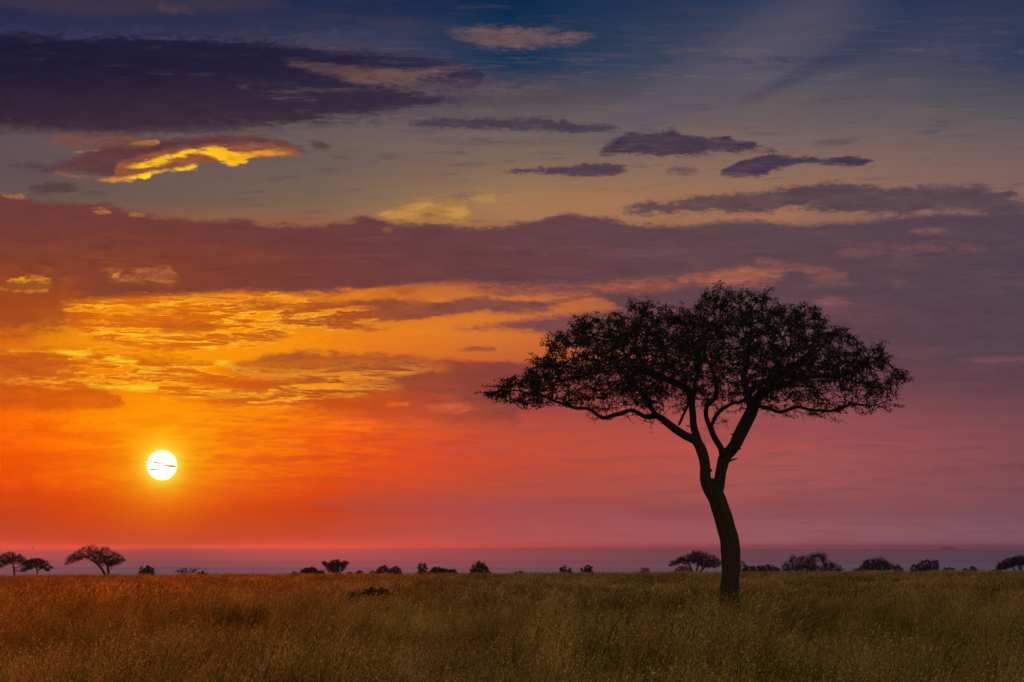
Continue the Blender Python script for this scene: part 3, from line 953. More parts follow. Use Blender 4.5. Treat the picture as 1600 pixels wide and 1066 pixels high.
def leaves(centres, per, spread, size, g, flat=0.6):
    """leaf-sized kite faces scattered about the given points"""
    n = len(centres) * per
    C = np.repeat(centres, per, axis=0) + g.normal(0, spread, (n, 3)) * np.array([1, 1, flat])
    a = g.normal(size=(n, 3)); a /= np.linalg.norm(a, axis=1)[:, None]
    b = g.normal(size=(n, 3)); b -= a * (a * b).sum(1)[:, None]; b /= np.linalg.norm(b, axis=1)[:, None]
    s = size * g.uniform(0.6, 1.35, (n, 1))
    V = np.stack([C - a * s, C + b * s * 0.42 - a * s * 0.1, C + a * s, C - b * s * 0.42 - a * s * 0.1], 1).reshape(-1, 3)
    F = np.arange(n * 4).reshape(-1, 4)
    return V, F


# ================================================================ the great acacia
TY = 92.0
KP = TY / FPX                       # metres per photograph pixel at the tree


def tp(px, py, dy=0.0, r=1.0):
    """point of the tree, dy metres behind (+) or before (-) its mid plane; r in photograph pixels"""
    p = at(px, py, TY)
    return (p.x, p.y + dy, p.z, r * KP)


base = tp(1140, 978, 0, 1)
gz0 = float(ground_z(base[0], TY))
acacia = empty('acacia_tree', (base[0], TY, gz0))
tag(acacia, 'large flat-topped acacia with a leaning forked trunk, standing alone in the tall grass', 'tree')
OR = (base[0], TY, gz0)

trunk_path = [(base[0] + 0.0, TY, gz0 - 0.3, 24 * KP), tp(1140, 970, 0, 19), tp(1140, 945, 0, 15.6), tp(1141, 905, 0, 14.6),
              tp(1142, 862, 0, 14.2), tp(1138.5, 838, 0.02, 13.2), tp(1129.5, 808, 0.05, 13), tp(1120, 780, 0.05, 13.2), tp(1112, 762, 0.05, 11.5), tp(1108, 750, 0.05, 8)]
limbs = {
    'left': [tp(1118, 784, 0, 9), tp(1106, 762, -0.05, 8.6), tp(1102, 742, -0.1, 8.2), tp(1098.5, 718, -0.1, 8), tp(1093, 700, -0.1, 8.4), tp(1085, 689, -0.12, 7.0),
             tp(1070, 682, -0.2, 6.4), tp(1050, 668, -0.3, 6.2), tp(1025, 651, -0.5, 5.0), tp(1006, 652, -0.6, 4.3), tp(983, 643, -0.8, 3.8), tp(962, 652, -0.9, 4.0), tp(942, 655, -1.0, 3.6),
             tp(925, 646, -1.1, 3.1), tp(892, 639, -1.2, 2.8), tp(871, 630, -1.3, 2.3), tp(841, 619, -1.2, 2.0), tp(803, 613, -1.1, 1.5), tp(778, 614, -1.0, 1.0)],
    'left_top': [tp(1025, 651, -0.5, 4.6), tp(1013, 633, -0.2, 4.2), tp(1003, 614, 0.2, 4.0), tp(993, 594, 0.5, 3.2), tp(984, 562, 0.9, 2.2), tp(968, 528, 1.1, 1.4)],
    'middle': [tp(1094, 702, -0.1, 7.2), tp(1089, 684, 0.1, 6.2), tp(1083, 657, 0.3, 5.6), tp(1082, 628, 0.5, 5.4), tp(1074, 603, 0.8, 5.0), tp(1049, 591, 1.1, 4.6), tp(1019, 574, 1.5, 3.8), tp(1000, 548, 1.8, 2.6), tp(985, 520, 2.0, 1.6)],
    'middle_right': [tp(1082, 628, 0.5, 4.2), tp(1090, 600, 0.9, 3.8), tp(1098, 570, 1.4, 3.2), tp(1102, 530, 1.9, 2.3), tp(1110, 490, 2.2, 1.4)],
    'side_shoot': [tp(1060, 664, -0.25, 2.6), tp(1066, 650, -0.5, 2.6), tp(1070, 637, -0.8, 2.4), tp(1071, 615, -1.2, 2.2), tp(1060, 580, -1.8, 1.7), tp(1045, 545, -2.3, 1.2)],
    'right': [tp(1117, 784, 0.05, 9), tp(1123, 762, 0.05, 9), tp(1128, 735, 0.05, 8.6), tp(1135, 714, 0.05, 9.4), tp(1146, 696, 0.05, 9.2), tp(1157, 680, 0.05, 10.2), tp(1168, 660, 0.05, 10.4), tp(1176, 641, 0.05, 9.4),
              tp(1184, 622, 0.0, 7.4), tp(1198, 609, -0.2, 5.8), tp(1215, 603, -0.4, 5.0), tp(1248, 595, -0.6, 4.2), tp(1295, 592, -0.9, 3.4), tp(1333, 582, -1.1, 2.4), tp(1370, 566, -1.2, 1.4)],
    'right_up': [tp(1175, 640, 0.1, 6.6), tp(1169, 612, 0.4, 5.6), tp(1166, 585, 0.8, 4.6), tp(1172, 552, 1.3, 3.4), tp(1180, 515, 1.7, 2.2), tp(1184, 480, 1.9, 1.3)],
    'right_low': [tp(1183, 634, -0.1, 4.4), tp(1198, 640, -0.5, 3.6), tp(1214, 645, -0.8, 3.4), tp(1237, 638, -1.1, 3.0), tp(1262, 645, -1.4, 2.8), tp(1295, 644, -1.7, 2.4), tp(1318, 635, -1.9, 2.2), tp(1348, 640, -2.1, 1.5), tp(1372, 632, -2.2, 1.0)],
    'inner': [tp(1129, 712, 0.0, 5.6), tp(1127.5, 703, -0.1, 5.4), tp(1119, 690, -0.25, 5.0), tp(1108, 671, -0.45, 4.6), tp(1101.5, 652, -0.7, 4.4), tp(1104, 637, -0.9, 4.2), tp(1114, 624, -1.2, 3.9), tp(1113, 604, -1.6, 3.4), tp(1102, 580, -2.1, 2.8), tp(1092, 548, -2.6, 2.0), tp(1096, 515, -2.9, 1.3)],
    'inner_fork': [tp(1110, 666, -0.4, 3.6), tp(1115, 655, -0.5, 3.6), tp(1122, 645, -0.7, 3.6), tp(1136, 635, -1.0, 3.4), tp(1152, 630, -1.4, 3.2), tp(1172, 615, -1.9, 2.8), tp(1195, 590, -2.5, 2.2), tp(1220, 555, -3.0, 1.5)],
    # limbs that reach forward and back, to fill the crown's depth
    'back_left': [tp(1074, 603, 0.8, 4.0), tp(1050, 590, 1.8, 3.4), tp(1020, 575, 2.9, 2.6), tp(1000, 560, 3.8, 1.6)],
    'back_right': [tp(1169, 612, 0.4, 4.4), tp(1200, 590, 1.6, 3.6), tp(1240, 570, 2.8, 2.6), tp(1270, 555, 3.8, 1.6)],
    'front_right': [tp(1184, 622, 0.0, 4.2), tp(1205, 595, -1.4, 3.4), tp(1240, 570, -2.9, 2.4), tp(1270, 550, -3.9, 1.5)],
    'front_left': [tp(1025, 651, -0.5, 3.4), tp(1005, 625, -1.5, 2.8), tp(980, 600, -2.6, 2.2), tp(955, 580, -3.4, 1.4)],
}
# trunk: fluted, knotty
Q = catmull(trunk_path, 0.09)
V, F, T = tube(Q, 36, 0.24, 3.0)
b = Bag(); b.add(V, F, T)
# broken stubs on the trunk
def stub(p, q, r0, r1):
    P = catmull([(*p[:3], r0 * KP), (*[(p[k] + q[k]) / 2 + 0.01 for k in range(3)], (r0 + r1) / 2 * KP), (*q[:3], r1 * KP)], 0.04)
    V, F, T = tube(P, 7, 0.2, 9.0)
    b.add(V, F, T)
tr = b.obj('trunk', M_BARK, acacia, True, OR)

skel, spar, srad = [], [], []
for name, path in limbs.items():
    Q = catmull(path, 0.11)
    # crooked, as acacia limbs are
    for k in range(len(Q)):
        w = min(1.0, k / 8.0) * (0.05 if Q[k, 3] < 5 * KP else 0.03)
        p = Vector((Q[k, 0] * 1.9, Q[k, 1] * 1.9, Q[k, 2] * 1.9))
        nv = Vector((mnoise.noise(p), mnoise.noise(p + Vector((31.7, 5.1, 2.2))), mnoise.noise(p + Vector((-17.3, 9.9, 40.4))))) * 1.6
        nw = mnoise.noise(p * 3.1 + Vector((7, 7, 7))); nx = mnoise.noise(p * 3.1 + Vector((17, 3, 1)))
        Q[k, 0] += nv.x * w + nx * w * 0.5; Q[k, 1] += nv.y * w * 2; Q[k, 2] += nv.z * w + nw * w * 0.6
        if Q[k, 3] < 4.5 * KP: Q[k, 3] *= 0.82
    b = Bag()
    V, F, T = tube(Q, 18 if path[0][3] > 6 * KP else 12, 0.14, len(skel) * 0.01)
    b.add(V, F, T)
    if name == 'left':
        stub(tp(1101, 737, -0.1), tp(1110, 735.5, -0.3), 3.4, 2.4)
        stub(tp(1083, 668, -0.1), tp(1072, 666, -0.2), 1.6, 0.9)
    if name == 'right':
        stub(tp(1136, 722, 0.0), tp(1151, 717, -0.3), 1.8, 1.0)
        stub(tp(1150, 681, 0.0), tp(1141, 679, -0.3), 1.6, 1.0)
        stub(tp(1148, 703, 0.0), tp(1156, 702, -0.3), 2.0, 1.2)
    b.obj('limb', M_BARK, acacia, True, OR)
    # nodes the twigs may start from: not the bare lower stretch
    st = len(skel)
    for k in range(0, len(Q), 1):
        skel.append(Q[k, :3]); srad.append(Q[k, 3]); spar.append(-1 if k == 0 else st + k - 1)
skel = np.array(skel); srad = np.array(srad); spar = np.array(spar)

TOPL = [(757, 612), (775, 598), (793, 588), (821, 580), (836, 560), (851, 532), (862, 521), (889, 509), (902, 496), (927, 493), (955, 483), (975, 478), (996, 466), (1014, 464), (1024, 475), (1050, 478), (1077, 477), (1096, 468), (1104, 452), (1128, 449), (1150, 447), (1181, 455), (1219, 465), (1234, 473), (1270, 475), (1290, 486), (1310, 504), (1336, 515), (1348, 527), (1366, 532), (1384, 540), (1394, 552), (1417, 575), (1420, 590)]
BOTL = [(757, 620), (770, 632), (801, 638), (833, 646), (861, 643), (892, 646), (940, 655), (975, 650), (1005, 655), (1030, 655), (1051, 646), (1088, 640), (1120, 645), (1153, 648), (1189, 646), (1215, 656), (1257, 662), (1300, 656), (1333, 656), (1358, 651), (1397, 636), (1409, 612), (1417, 602), (1420, 596)]
XC, XL_, XR_ = 1095.0, 757.0, 1420.0


def envelope(n, g, lowbias=1.0):
    out = []
    tx = np.array([p[0] for p in TOPL]); ty = np.array([p[1] for p in TOPL])
    bx = np.array([p[0] for p in BOTL]); by = np.array([p[1] for p in BOTL])
    while len(out) < n:
        px = g.uniform(XL_, XR_, 4000)
        hw = np.where(px < XC, XC - XL_, XR_ - XC)
        e = np.sqrt(np.clip(1 - ((px - XC) / hw) ** 2, 0, 1))
        Ry = 0.35 + 5.1 * e ** 1.1
        dy = g.uniform(-1, 1, 4000) * Ry
        keep = g.uniform(0, 1, 4000) < Ry / 5.5
        s = np.sqrt(np.clip(1 - (dy / Ry) ** 2, 0, 1))
        t = np.interp(px, tx, ty); b_ = np.interp(px, bx, by)
        mid = b_ + 0.30 * (t - b_)
        hi = mid + (t - mid) * s ** 0.8
        lo = mid + (b_ - mid) * s
        u = g.uniform(0, 1, 4000)
        py = lo + (hi - lo) * u ** 0.85
        # clumps and windows in the crown
        for k in np.where(keep)[0]:
            q = Vector((px[k] * 0.022, dy[k] * 0.75, py[k] * 0.040))
            if mnoise.noise(q) + 0.5 * mnoise.noise(q * 2.3) < -0.26 and u[k] < 0.93: continue
            w = tp(px[k], py[k], dy[k] * 1.0)
            # keep the same bearing as depth changes
            f = (TY + dy[k]) / TY
            out.append((w[0] * f, TY + dy[k], CAM_Z + (w[2] - CAM_Z) * f, (b_[k] - py[k]) / max(8.0, b_[k] - t[k])))
            if len(out) >= n: break
    return np.array(out)


att = envelope(7000, nrg)
use = np.where(srad < 7.5 * KP)[0]
remap = {int(k): q for q, k in enumerate(use)}
roots = skel[use]
rpar = [remap.get(int(spar[k]), -1) if spar[k] >= 0 else -1 for k in use]
N, par = grow(roots, rpar, att[:, :3], 0.13, 2.2, 0.23, 120, 0.20, 0.02)
nroot = len(roots)
cnt, ch = loads(par, len(N))
new = np.arange(nroot, len(N))
rad_ = np.minimum(0.0075 * cnt ** 0.46, 0.06)
pr = par[new]
r0 = np.where(pr >= nroot, rad_[pr], np.minimum(rad_[new] * 1.2, 0.07))
cv, cf = cones(N[pr], N[new], r0, rad_[new], 4)
bt = Bag(); bt.add(cv, cf)
tips = new[ch[new] == 0]
thin = new[cnt[new] <= 3]
# short end shoots, zig-zag
g = nrg
sel = g.choice(thin, size=int(len(thin) * 0.75), replace=False)
cen = np.array([tp(XC, 640, 0)[:3]])
dirs = N[sel] - N[par[sel]]
dirs /= np.linalg.norm(dirs, axis=1)[:, None] + 1e-9
dirs = dirs + g.normal(0, 0.75, dirs.shape) + np.array([0, 0, 0.15])
dirs /= np.linalg.norm(dirs, axis=1)[:, None]
ln = g.uniform(0.07, 0.22, (len(sel), 1))
E = N[sel] + dirs * ln
cv, cf = cones(N[sel], E, np.full(len(sel), 0.0075), np.full(len(sel), 0.004), 3)
bt.add(cv, cf)
# long whips that break the outline
edge = tips[g.choice(len(tips), size=min(len(tips), 260), replace=False)]
whip_pts = []
P = N[edge].copy()
out_d = (P - cen); out_d /= np.linalg.norm(out_d, axis=1)[:, None]
for s_ in range(3):
    d = out_d + g.normal(0, 0.35, P.shape)
    d /= np.linalg.norm(d, axis=1)[:, None]
    P2 = P + d * g.uniform(0.06, 0.14, (len(P), 1))
    cv, cf = cones(P, P2, np.full(len(P), 0.009 - 0.002 * s_), np.full(len(P), 0.007 - 0.002 * s_), 3)
    bt.add(cv, cf)
    whip_pts.append(P2.copy())
    P = P2
lowk = [k for k in range(len(skel)) if srad[k] < 5.2 * KP and spar[k] >= 0]
lowk = [lowk[q] for q in g.choice(len(lowk), size=min(len(lowk), 170), replace=False)]
P = skel[lowk].copy()
dirn = g.normal(0, 1, P.shape) * np.array([1.0, 0.8, 0.35]) + np.array([0, 0, -0.35])
dirn += (P - cen) * 0.35
dirn /= np.linalg.norm(dirn, axis=1)[:, None]
hang = []
lenf = g.uniform(0.4, 1.5, (len(P), 1))
for s_ in range(5):
    d = dirn + g.normal(0, 0.45, P.shape); d /= np.linalg.norm(d, axis=1)[:, None]
    P2 = P + d * 0.10 * lenf
    cv, cf = cones(P, P2, np.full(len(P), 0.013 - 0.002 * s_), np.full(len(P), 0.011 - 0.002 * s_), 3)
    bt.add(cv, cf)
    sd = P2 + (g.normal(0, 0.08, P.shape)) * lenf
    cv, cf = cones(P2, sd, np.full(len(P), 0.008), np.full(len(P), 0.004), 3)
    bt.add(cv, cf)
    if s_ in (2, 4): hang.append(P2[g.uniform(0, 1, len(P2)) < 0.5])
    P = P2
twig = bt.obj('branchwork', M_TWIG, acacia, False, OR)
twig['kind'] = 'stuff'

# foliage sits on the thin wood, thicker in the upper part of the crown
def relh(P):
    f = TY / P[:, 1]
    zz = CAM_Z + (P[:, 2] - CAM_Z) * f
    xx = P[:, 0] * f
    k = KP
    px = 800 + xx / KP
    zt = np.interp(px, [p[0] for p in TOPL], [at(p[0], p[1], TY).z for p in TOPL])
    zb = np.interp(px, [p[0] for p in BOTL], [at(p[0], p[1], TY).z for p in BOTL])
    return np.clip((zz - zb) / np.maximum(zt - zb, 0.3), 0, 1)


cand = np.vstack([E, N[tips], N[thin]])
h = relh(cand)
pk = np.clip(0.12 + 1.35 * h, 0, 1) * 0.88
cl = np.array([mnoise.noise(Vector((p[0] * 1.3, p[1] * 1.3, p[2] * 1.3))) for p in cand])
pk = pk * np.clip(0.85 + 1.2 * cl, 0.15, 1.2)
cand = cand[g.uniform(0, 1, len(cand)) < pk]
cand = np.vstack([cand] + whip_pts + hang)
lv, lf = leaves(cand, 14, 0.055, 0.033, g)
bl = Bag(); bl.add(lv, lf)
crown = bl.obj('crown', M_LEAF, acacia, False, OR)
print('acacia nodes', len(N), 'leaves', len(lf))

# ================================================================ far trees and bushes
M_SHRUB = leaf_mat('shrub_leaf', (0.020, 0.017, 0.007), (0.060, 0.040, 0.014), 0.25)
M_FBARK = bark_mat('far_bark', (0.014, 0.010, 0.010), (0.04, 0.028, 0.024))


def far_plant(name, label, x0, x1, ytop, ybase, D, form, stems, dens=1.0, seed=0, group='bushes along the far edge of the grass', cat='bush', trunk_px=None, solid=1.0, tops=None, mat=None):
    """a plant read off the photograph between x0..x1, ytop..ybase (ybase = where the grass hides it), D metres away"""
    g = np.random.default_rng(100 + seed)
    k = D / FPX
    xc = (x0 + x1) / 2
    tx_ = trunk_px if trunk_px is not None else xc
    B0 = at(tx_, ybase, D)
    gz = float(ground_z(B0.x, D))
    top = at(xc, ytop, D).z
    hw = (x1 - x0) / 2 * k * 1.2
    hz = top - gz
    vis0 = B0.z - gz                      # height hidden by the grass rim
    root = empty(name, (B0.x, D, gz))
    tag(root, label, cat, group)
    cx = at(xc, ybase, D).x - B0.x
    dep = hw * 0.85
    n = int(520 * dens)
    A = []
    lum = [(g.uniform(-0.7, 0.7), g.uniform(-0.7, 0.7), g.uniform(0.28, 0.55)) for _ in range(7)]
    ntry = 0
    while len(A) < n and ntry < 200000:
        ntry += 1
        u, v, w = g.uniform(-1, 1), g.uniform(-1, 1), g.uniform(0, 1)
        rr = math.hypot(u, v)
        if rr > 1: continue
        if form == 'umbrella':
            hi = 1 - 0.42 * rr ** 2.0
            lo = 0.52 - 0.06 * rr + 0.10 * math.sin(4 * u + seed)
        elif form == 'dome':
            hi = math.sqrt(max(0, 1 - rr ** 2.4)) ; lo = 0.10
        elif form == 'flat':
            hi = (1 - rr ** 5) * (0.86 + 0.10 * math.sin(5 * u + seed) + 0.06 * math.sin(11 * u)); lo = 0.1
        elif form == 'vee':
            hi = 0.86 + 0.14 * math.sin(6 * u + seed); lo = 0.12 + 0.62 * rr
        elif form == 'ragged':
            hi = max([h_ for h_ in [0.0] + [(1 - ((u - a) ** 2 + (v - b2) ** 2) / c ** 2) * (0.72 + 0.28 * (1 - abs(a))) for a, b2, c in lum] if h_ > -1]); lo = 0.08
            hi = max(hi, 0.42 * (1 - rr ** 2))
        else:
            hi = 1 - 0.3 * rr; lo = 0.35
        if tops is not None:
            pxx = xc + u * (x1 - x0) / 2
            lim = (at(pxx, float(np.interp(pxx, [q[0] for q in tops], [q[1] for q in tops])), D).z - gz) / hz
            hi = lim * math.sqrt(max(0.0, 1 - v * v * 0.8))
        if w > hi or w < lo: continue
        p = (cx + u * hw, v * dep, w * hz)
        q = Vector((p[0] * 1.6 / max(hw, 1) * 2, p[1] * 3.2 / max(hw, 1), p[2] * 3.0 / max(hw, 1) + seed * 7))
        if mnoise.noise(q) < -0.12 * solid and solid < 3: continue
        A.append(p)
    A = np.array(A)
    # stems
    roots, rp, rr0 = [], [], []
    bt = Bag()
    fork = 0.42 if form == 'umbrella' else (0.12 if form in ('dome', 'flat', 'ragged') else 0.25)
    tw = max(0.05, 0.028 * hz) * (1.35 if form == 'umbrella' else 1.0)
    for s_ in range(stems):
        off = (s_ - (stems - 1) / 2)
        lean = off * hw * 0.34 + g.normal(0, 0.04) * hw + cx * 0.5
        P = [(0 + off * tw * 0.9, 0, -0.15, tw * 1.25), (off * tw * 1.4 + lean * 0.25, g.normal(0, 0.05) * hw, fork * hz * 0.55, tw),
             (lean * 0.75, g.normal(0, 0.12) * hw, fork * hz, tw * 0.8), (lean * 1.25 + cx * 0.3, g.normal(0, 0.2) * hw, min(0.85, fork + 0.22) * hz, tw * 0.45)]
        Q = catmull(P, 0.06 * hz)
        V, F, T = tube(Q, 8, 0.15, seed + s_)
        bt.add(V, F, T)
        st = len(roots)
        for q in range(len(Q)):
            roots.append(Q[q, :3]); rp.append(-1 if q == 0 else st + q - 1); rr0.append(Q[q, 3])
    step = 0.045 * max(hz, hw)
    N, par = grow(np.array(roots), rp, A, step, 99, step * 1.6, 60, 0.28, 0.02, g)
    nr = len(roots)
    cnt, ch = loads(par, len(N))
    new = np.arange(nr, len(N))
    rmin = (0.38 if form == 'bare' else 0.16) * k
    rad2 = np.minimum(rmin * cnt ** 0.5, tw * 0.7)
    pr = par[new]
    r0 = np.where(pr >= nr, rad2[pr], rad2[new] * 1.2)
    bb = Bag()
    cv, cf = cones(N[pr], N[new], r0, rad2[new], 4)
    if form == 'bare':
        bt.add(cv, cf)
        bt.obj('trunk', M_FBARK, root)
        return root
    bt.obj('trunk', M_FBARK, root, True)
    bb.add(cv, cf)
    thin = new[cnt[new] <= 3]
    cc = N[thin]
    per = 12
    ls = max(0.035, 0.85 * k)
    lv, lf = leaves(cc, per, step * 0.75, ls, g, 0.75)
    bb.add(lv, lf)
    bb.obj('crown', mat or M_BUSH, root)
    return root


TG = 'flat-topped trees far across the plain'
FP = [
    # name, label, x0, x1, ytop, ybase, D, form, stems, dens, extra
    ('acacia_tree', 'small flat-topped acacia cut by the left edge of the photo', -12, 46, 861, 897, 700, 'umbrella', 1, 1.5, dict(trunk_px=23, cat='tree', group=TG)),
    ('acacia_tree', 'small leaning acacia touching the crown of the leftmost acacia', 36, 78, 871, 898, 720, 'umbrella', 1, 1.2, dict(trunk_px=58, cat='tree', group=TG)),
    ('acacia_tree', 'rounded umbrella acacia with a V-shaped double trunk, below and left of the sun', 109, 190, 851, 896, 650, 'umbrella', 2, 3.4, dict(trunk_px=168, cat='tree', group=TG)),
    ('bush', 'small reddish round bush directly below the sun', 217, 242, 883, 897, 900, 'dome', 3, 0.7, {}),
    ('bare_tree', 'leafless scraggy tree between the two bushes right of and below the sun', 274, 309, 881, 897, 950, 'bare', 3, 0.28, dict(cat='tree', group=None)),
    ('bush', 'tiny low bush just right of the leafless tree', 307, 324, 892, 898, 950, 'dome', 3, 0.45, {}),
    ('bush', 'tiny bush against the left end of the long flat-topped thicket', 454, 467, 893, 899, 800, 'dome', 3, 0.45, {}),
    ('bush', 'long dark thicket with an even flat top, leftmost large bush right of the sun', 464, 508, 885, 899, 700, 'flat', 5, 1.6, dict(solid=4)),
    ('thorn_tree', 'small thorn tree flaring upward like a funnel beside the flat-topped thicket', 506, 541, 873.5, 898, 650, 'vee', 4, 2.4, dict(cat='tree', group=None, solid=3, tops=[(505, 877), (511, 876), (514, 880), (520, 874), (528, 873), (531, 878), (536, 876), (542, 877)])),
    ('bush', 'tiny bush immediately right of the funnel-shaped thorn tree', 541, 552, 893, 899, 800, 'dome', 2, 0.35, {}),
    ('bush', 'tiny oval bush second to the right of the funnel-shaped thorn tree', 554, 569, 891.5, 898, 900, 'dome', 3, 0.45, {}),
    ('bush', 'faint low bush leaning on the left side of the paired bushes in the left middle', 576, 592, 891.5, 898, 1300, 'dome', 3, 0.45, {}),
    ('bush', 'rounded bush forming the left half of the paired bushes in the left middle', 588, 609, 883.5, 898, 900, 'dome', 3, 0.9, {}),
    ('bush', 'spreading ragged bush forming the right half of the paired bushes in the left middle', 605, 627, 882.5, 898, 850, 'ragged', 3, 0.9, dict(solid=2)),
    ('bush', 'upright spiky shrub standing at the left end of a wide mounded bush', 643, 670, 875, 898, 620, 'ragged', 4, 1.3, dict(solid=2)),
    ('bush', 'wide dark mounded bush with a trailing right end, right of the upright spiky shrub', 668, 715, 884, 898, 640, 'flat', 5, 1.6, dict(solid=4)),
    ('bush', 'compact round-crowned bush alone in the middle of the horizon', 734, 765, 877, 897, 620, 'dome', 3, 1.4, dict(solid=2)),
    ('bush', 'faint flat hazy bush between the lone round bush and the pair of small dark bushes', 801, 820, 891, 896, 1700, 'flat', 3, 0.4, dict(solid=4)),
    ('bush', 'left one of the pair of small dark bushes left of the great tree', 872, 893, 881, 896, 620, 'ragged', 4, 1.2, dict(solid=2.5)),
    ('bush', 'right one of the pair of small dark bushes left of the great tree', 904, 930, 881, 896, 620, 'ragged', 4, 1.4, dict(solid=2.5)),
    ('bush', 'small faint dome bush between the pair of dark bushes and the open acacia', 999, 1017, 885, 891.5, 2600, 'dome', 3, 0.5, {}),
    ('acacia_tree', 'open-branched flat acacia with a low forked trunk just left of the great trunk', 1052, 1128, 860, 894, 600, 'umbrella', 3, 2.4, dict(trunk_px=1087, cat='tree', group=TG)),
    ('bush', 'faint hazy mound of bush behind the open-branched acacia', 1054, 1084, 883.5, 894, 1900, 'dome', 3, 0.7, dict(solid=4)),
    ('bush', 'small shrub half hidden directly behind the great trunk', 1146, 1167, 873, 893, 700, 'ragged', 3, 0.8, {}),
    ('bush', 'low sloping bush immediately right of the great trunk', 1162, 1215, 880.5, 894, 640, 'dome', 5, 1.5, dict(tops=[(1162, 890), (1172, 884), (1185, 882.5), (1200, 881), (1209, 885), (1216, 892)], solid=4)),
    ('large_bush', 'largest dark bushy tree with a two-humped crown, right of the great trunk', 1229, 1311, 861, 893, 520, 'ragged', 5, 3.6, dict(tops=[(1229, 884), (1238, 872), (1246, 865), (1258, 868), (1268, 864), (1276, 861), (1286, 864), (1290, 871), (1298, 879), (1311, 888)], cat='tree', group=TG, solid=1.6)),
    ('large_bush', 'broad peaked bush second from the right among the large ones, with a low skirt', 1338, 1406, 869, 892, 520, 'ragged', 5, 2.8, dict(tops=[(1338, 891), (1348, 885), (1354, 874), (1366, 871), (1377, 869), (1385, 877), (1392, 882), (1396, 879), (1402, 885), (1407, 889)], solid=3, cat='bush')),
    ('bush', 'low shrub leaning against the left side of the block-shaped bush at the right', 1421, 1439, 881.5, 891, 700, 'dome', 3, 0.6, {}),
    ('bush', 'dark block-shaped bush standing between the broad peaked bush and the two low mounds', 1434, 1465, 872.5, 891, 600, 'ragged', 4, 1.4, dict(tops=[(1434, 882), (1440, 876), (1450, 873), (1463, 873), (1465, 884)], solid=3)),
    ('bush', 'left one of the two low mounds near the right edge', 1471, 1493, 885, 890.5, 1500, 'dome', 3, 0.6, dict(solid=4)),
    ('bush', 'right one of the two low mounds near the right edge', 1503, 1528, 883.5, 890, 1200, 'flat', 3, 0.7, dict(solid=4)),
    ('bush', 'faint low scrub at the foot of the tree cut by the right edge', 1545, 1566, 886.5, 890, 1500, 'flat', 3, 0.4, dict(solid=4)),
    ('bushy_tree', 'dark spreading tree cut by the right edge of the photo', 1562, 1625, 867.5, 890, 520, 'umbrella', 3, 2.6, dict(trunk_px=1595, cat='tree', group=TG, solid=3)),
]
for q, (nm, lab, x0, x1, yt, yb, D, form, stems, dens, ex) in enumerate(FP):
    far_plant(nm, lab, x0, x1, yt, yb, D, form, stems, dens, q + 1, **ex)
# the dark shrub sunk in the grass
far_plant('shrub', 'low dark shrub half sunk in the grass in front of the far bushes', 550, 608, 914, 938, 112, 'dome', 7, 0.9, 60, None, 'shrub', solid=1.5, mat=M_SHRUB, tops=[(550, 923), (565, 919), (580, 916), (590, 919), (600, 918), (608, 923)])

# ================================================================ grass
def tuft(name, blades, height, width, seed, heads=0.35, spread=0.16):
    g = np.random.default_rng(seed)
    V, Q, T, C = [], [], [], []
    hd = []
    n = 0
    for _ in range(blades):
        a = g.uniform(0, 2 * math.pi)
        rr = spread * math.sqrt(g.uniform())
        bx, by = rr * math.cos(a), rr * math.sin(a)
        h = height * g.uniform(0.45, 1.1)
        lean = g.normal(0, 0.24) ; la = g.uniform(0, 2 * math.pi)
        lx = math.cos(la) * lean * h + 0.10 * h; ly = math.sin(la) * lean * h      # a light breeze from the left
        droop = abs(g.normal(0, 0.75))
        w = width * g.choice([0.7, 1.0, 1.0, 1.7])
        fa = g.uniform(0, math.pi)
        wx, wy = math.cos(fa) * w / 2, math.sin(fa) * w / 2
        pts = []
        segs = 4
        for s in range(segs + 1):
            t = s / segs
            pts.append((bx + lx * t * (0.4 + 0.6 * t) * (1 + droop * t), by + ly * t * (0.4 + 0.6 * t) * (1 + droop * t), h * (t - 0.18 * droop * t * t * t)))
        for s, p in enumerate(pts):
            f = 1 - 0.8 * (s / segs) ** 1.5
            V += [(p[0] - wx * f, p[1] - wy * f, p[2]), (p[0] + wx * f, p[1] + wy * f, p[2])]
        for s in range(segs):
            Q.append((n + 2 * s, n + 2 * s + 1, n + 2 * s + 3, n + 2 * s + 2))
        n += 2 * (segs + 1)
        if g.uniform() < heads:
            # seed head: a loose spray of small spikelets round the tip
            e = np.array(pts[-1]); d = np.array(pts[-1]) - np.array(pts[-2]); d /= np.linalg.norm(d)
            for q in range(5):
                c = e + d * (q - 1.5) * 0.028 + g.normal(0, 0.010, 3)
                u = g.normal(size=3); u /= np.linalg.norm(u)
                s1 = width * 1.0
                V += [tuple(c - d * s1 * 2.4), tuple(c + u * s1), tuple(c + d * s1 * 2.4), tuple(c - u * s1)]
                hd.append(len(Q))
                Q.append((n, n + 1, n + 2, n + 3)); n += 4
    o = mesh_obj(name, np.array(V), np.array(Q), M_GRASS, link=False)
    o.data.materials.append(M_HEAD)
    mi = np.zeros(len(Q), dtype=np.int32); mi[hd] = 1
    o.data.polygons.foreach_set('material_index', mi)
    return o


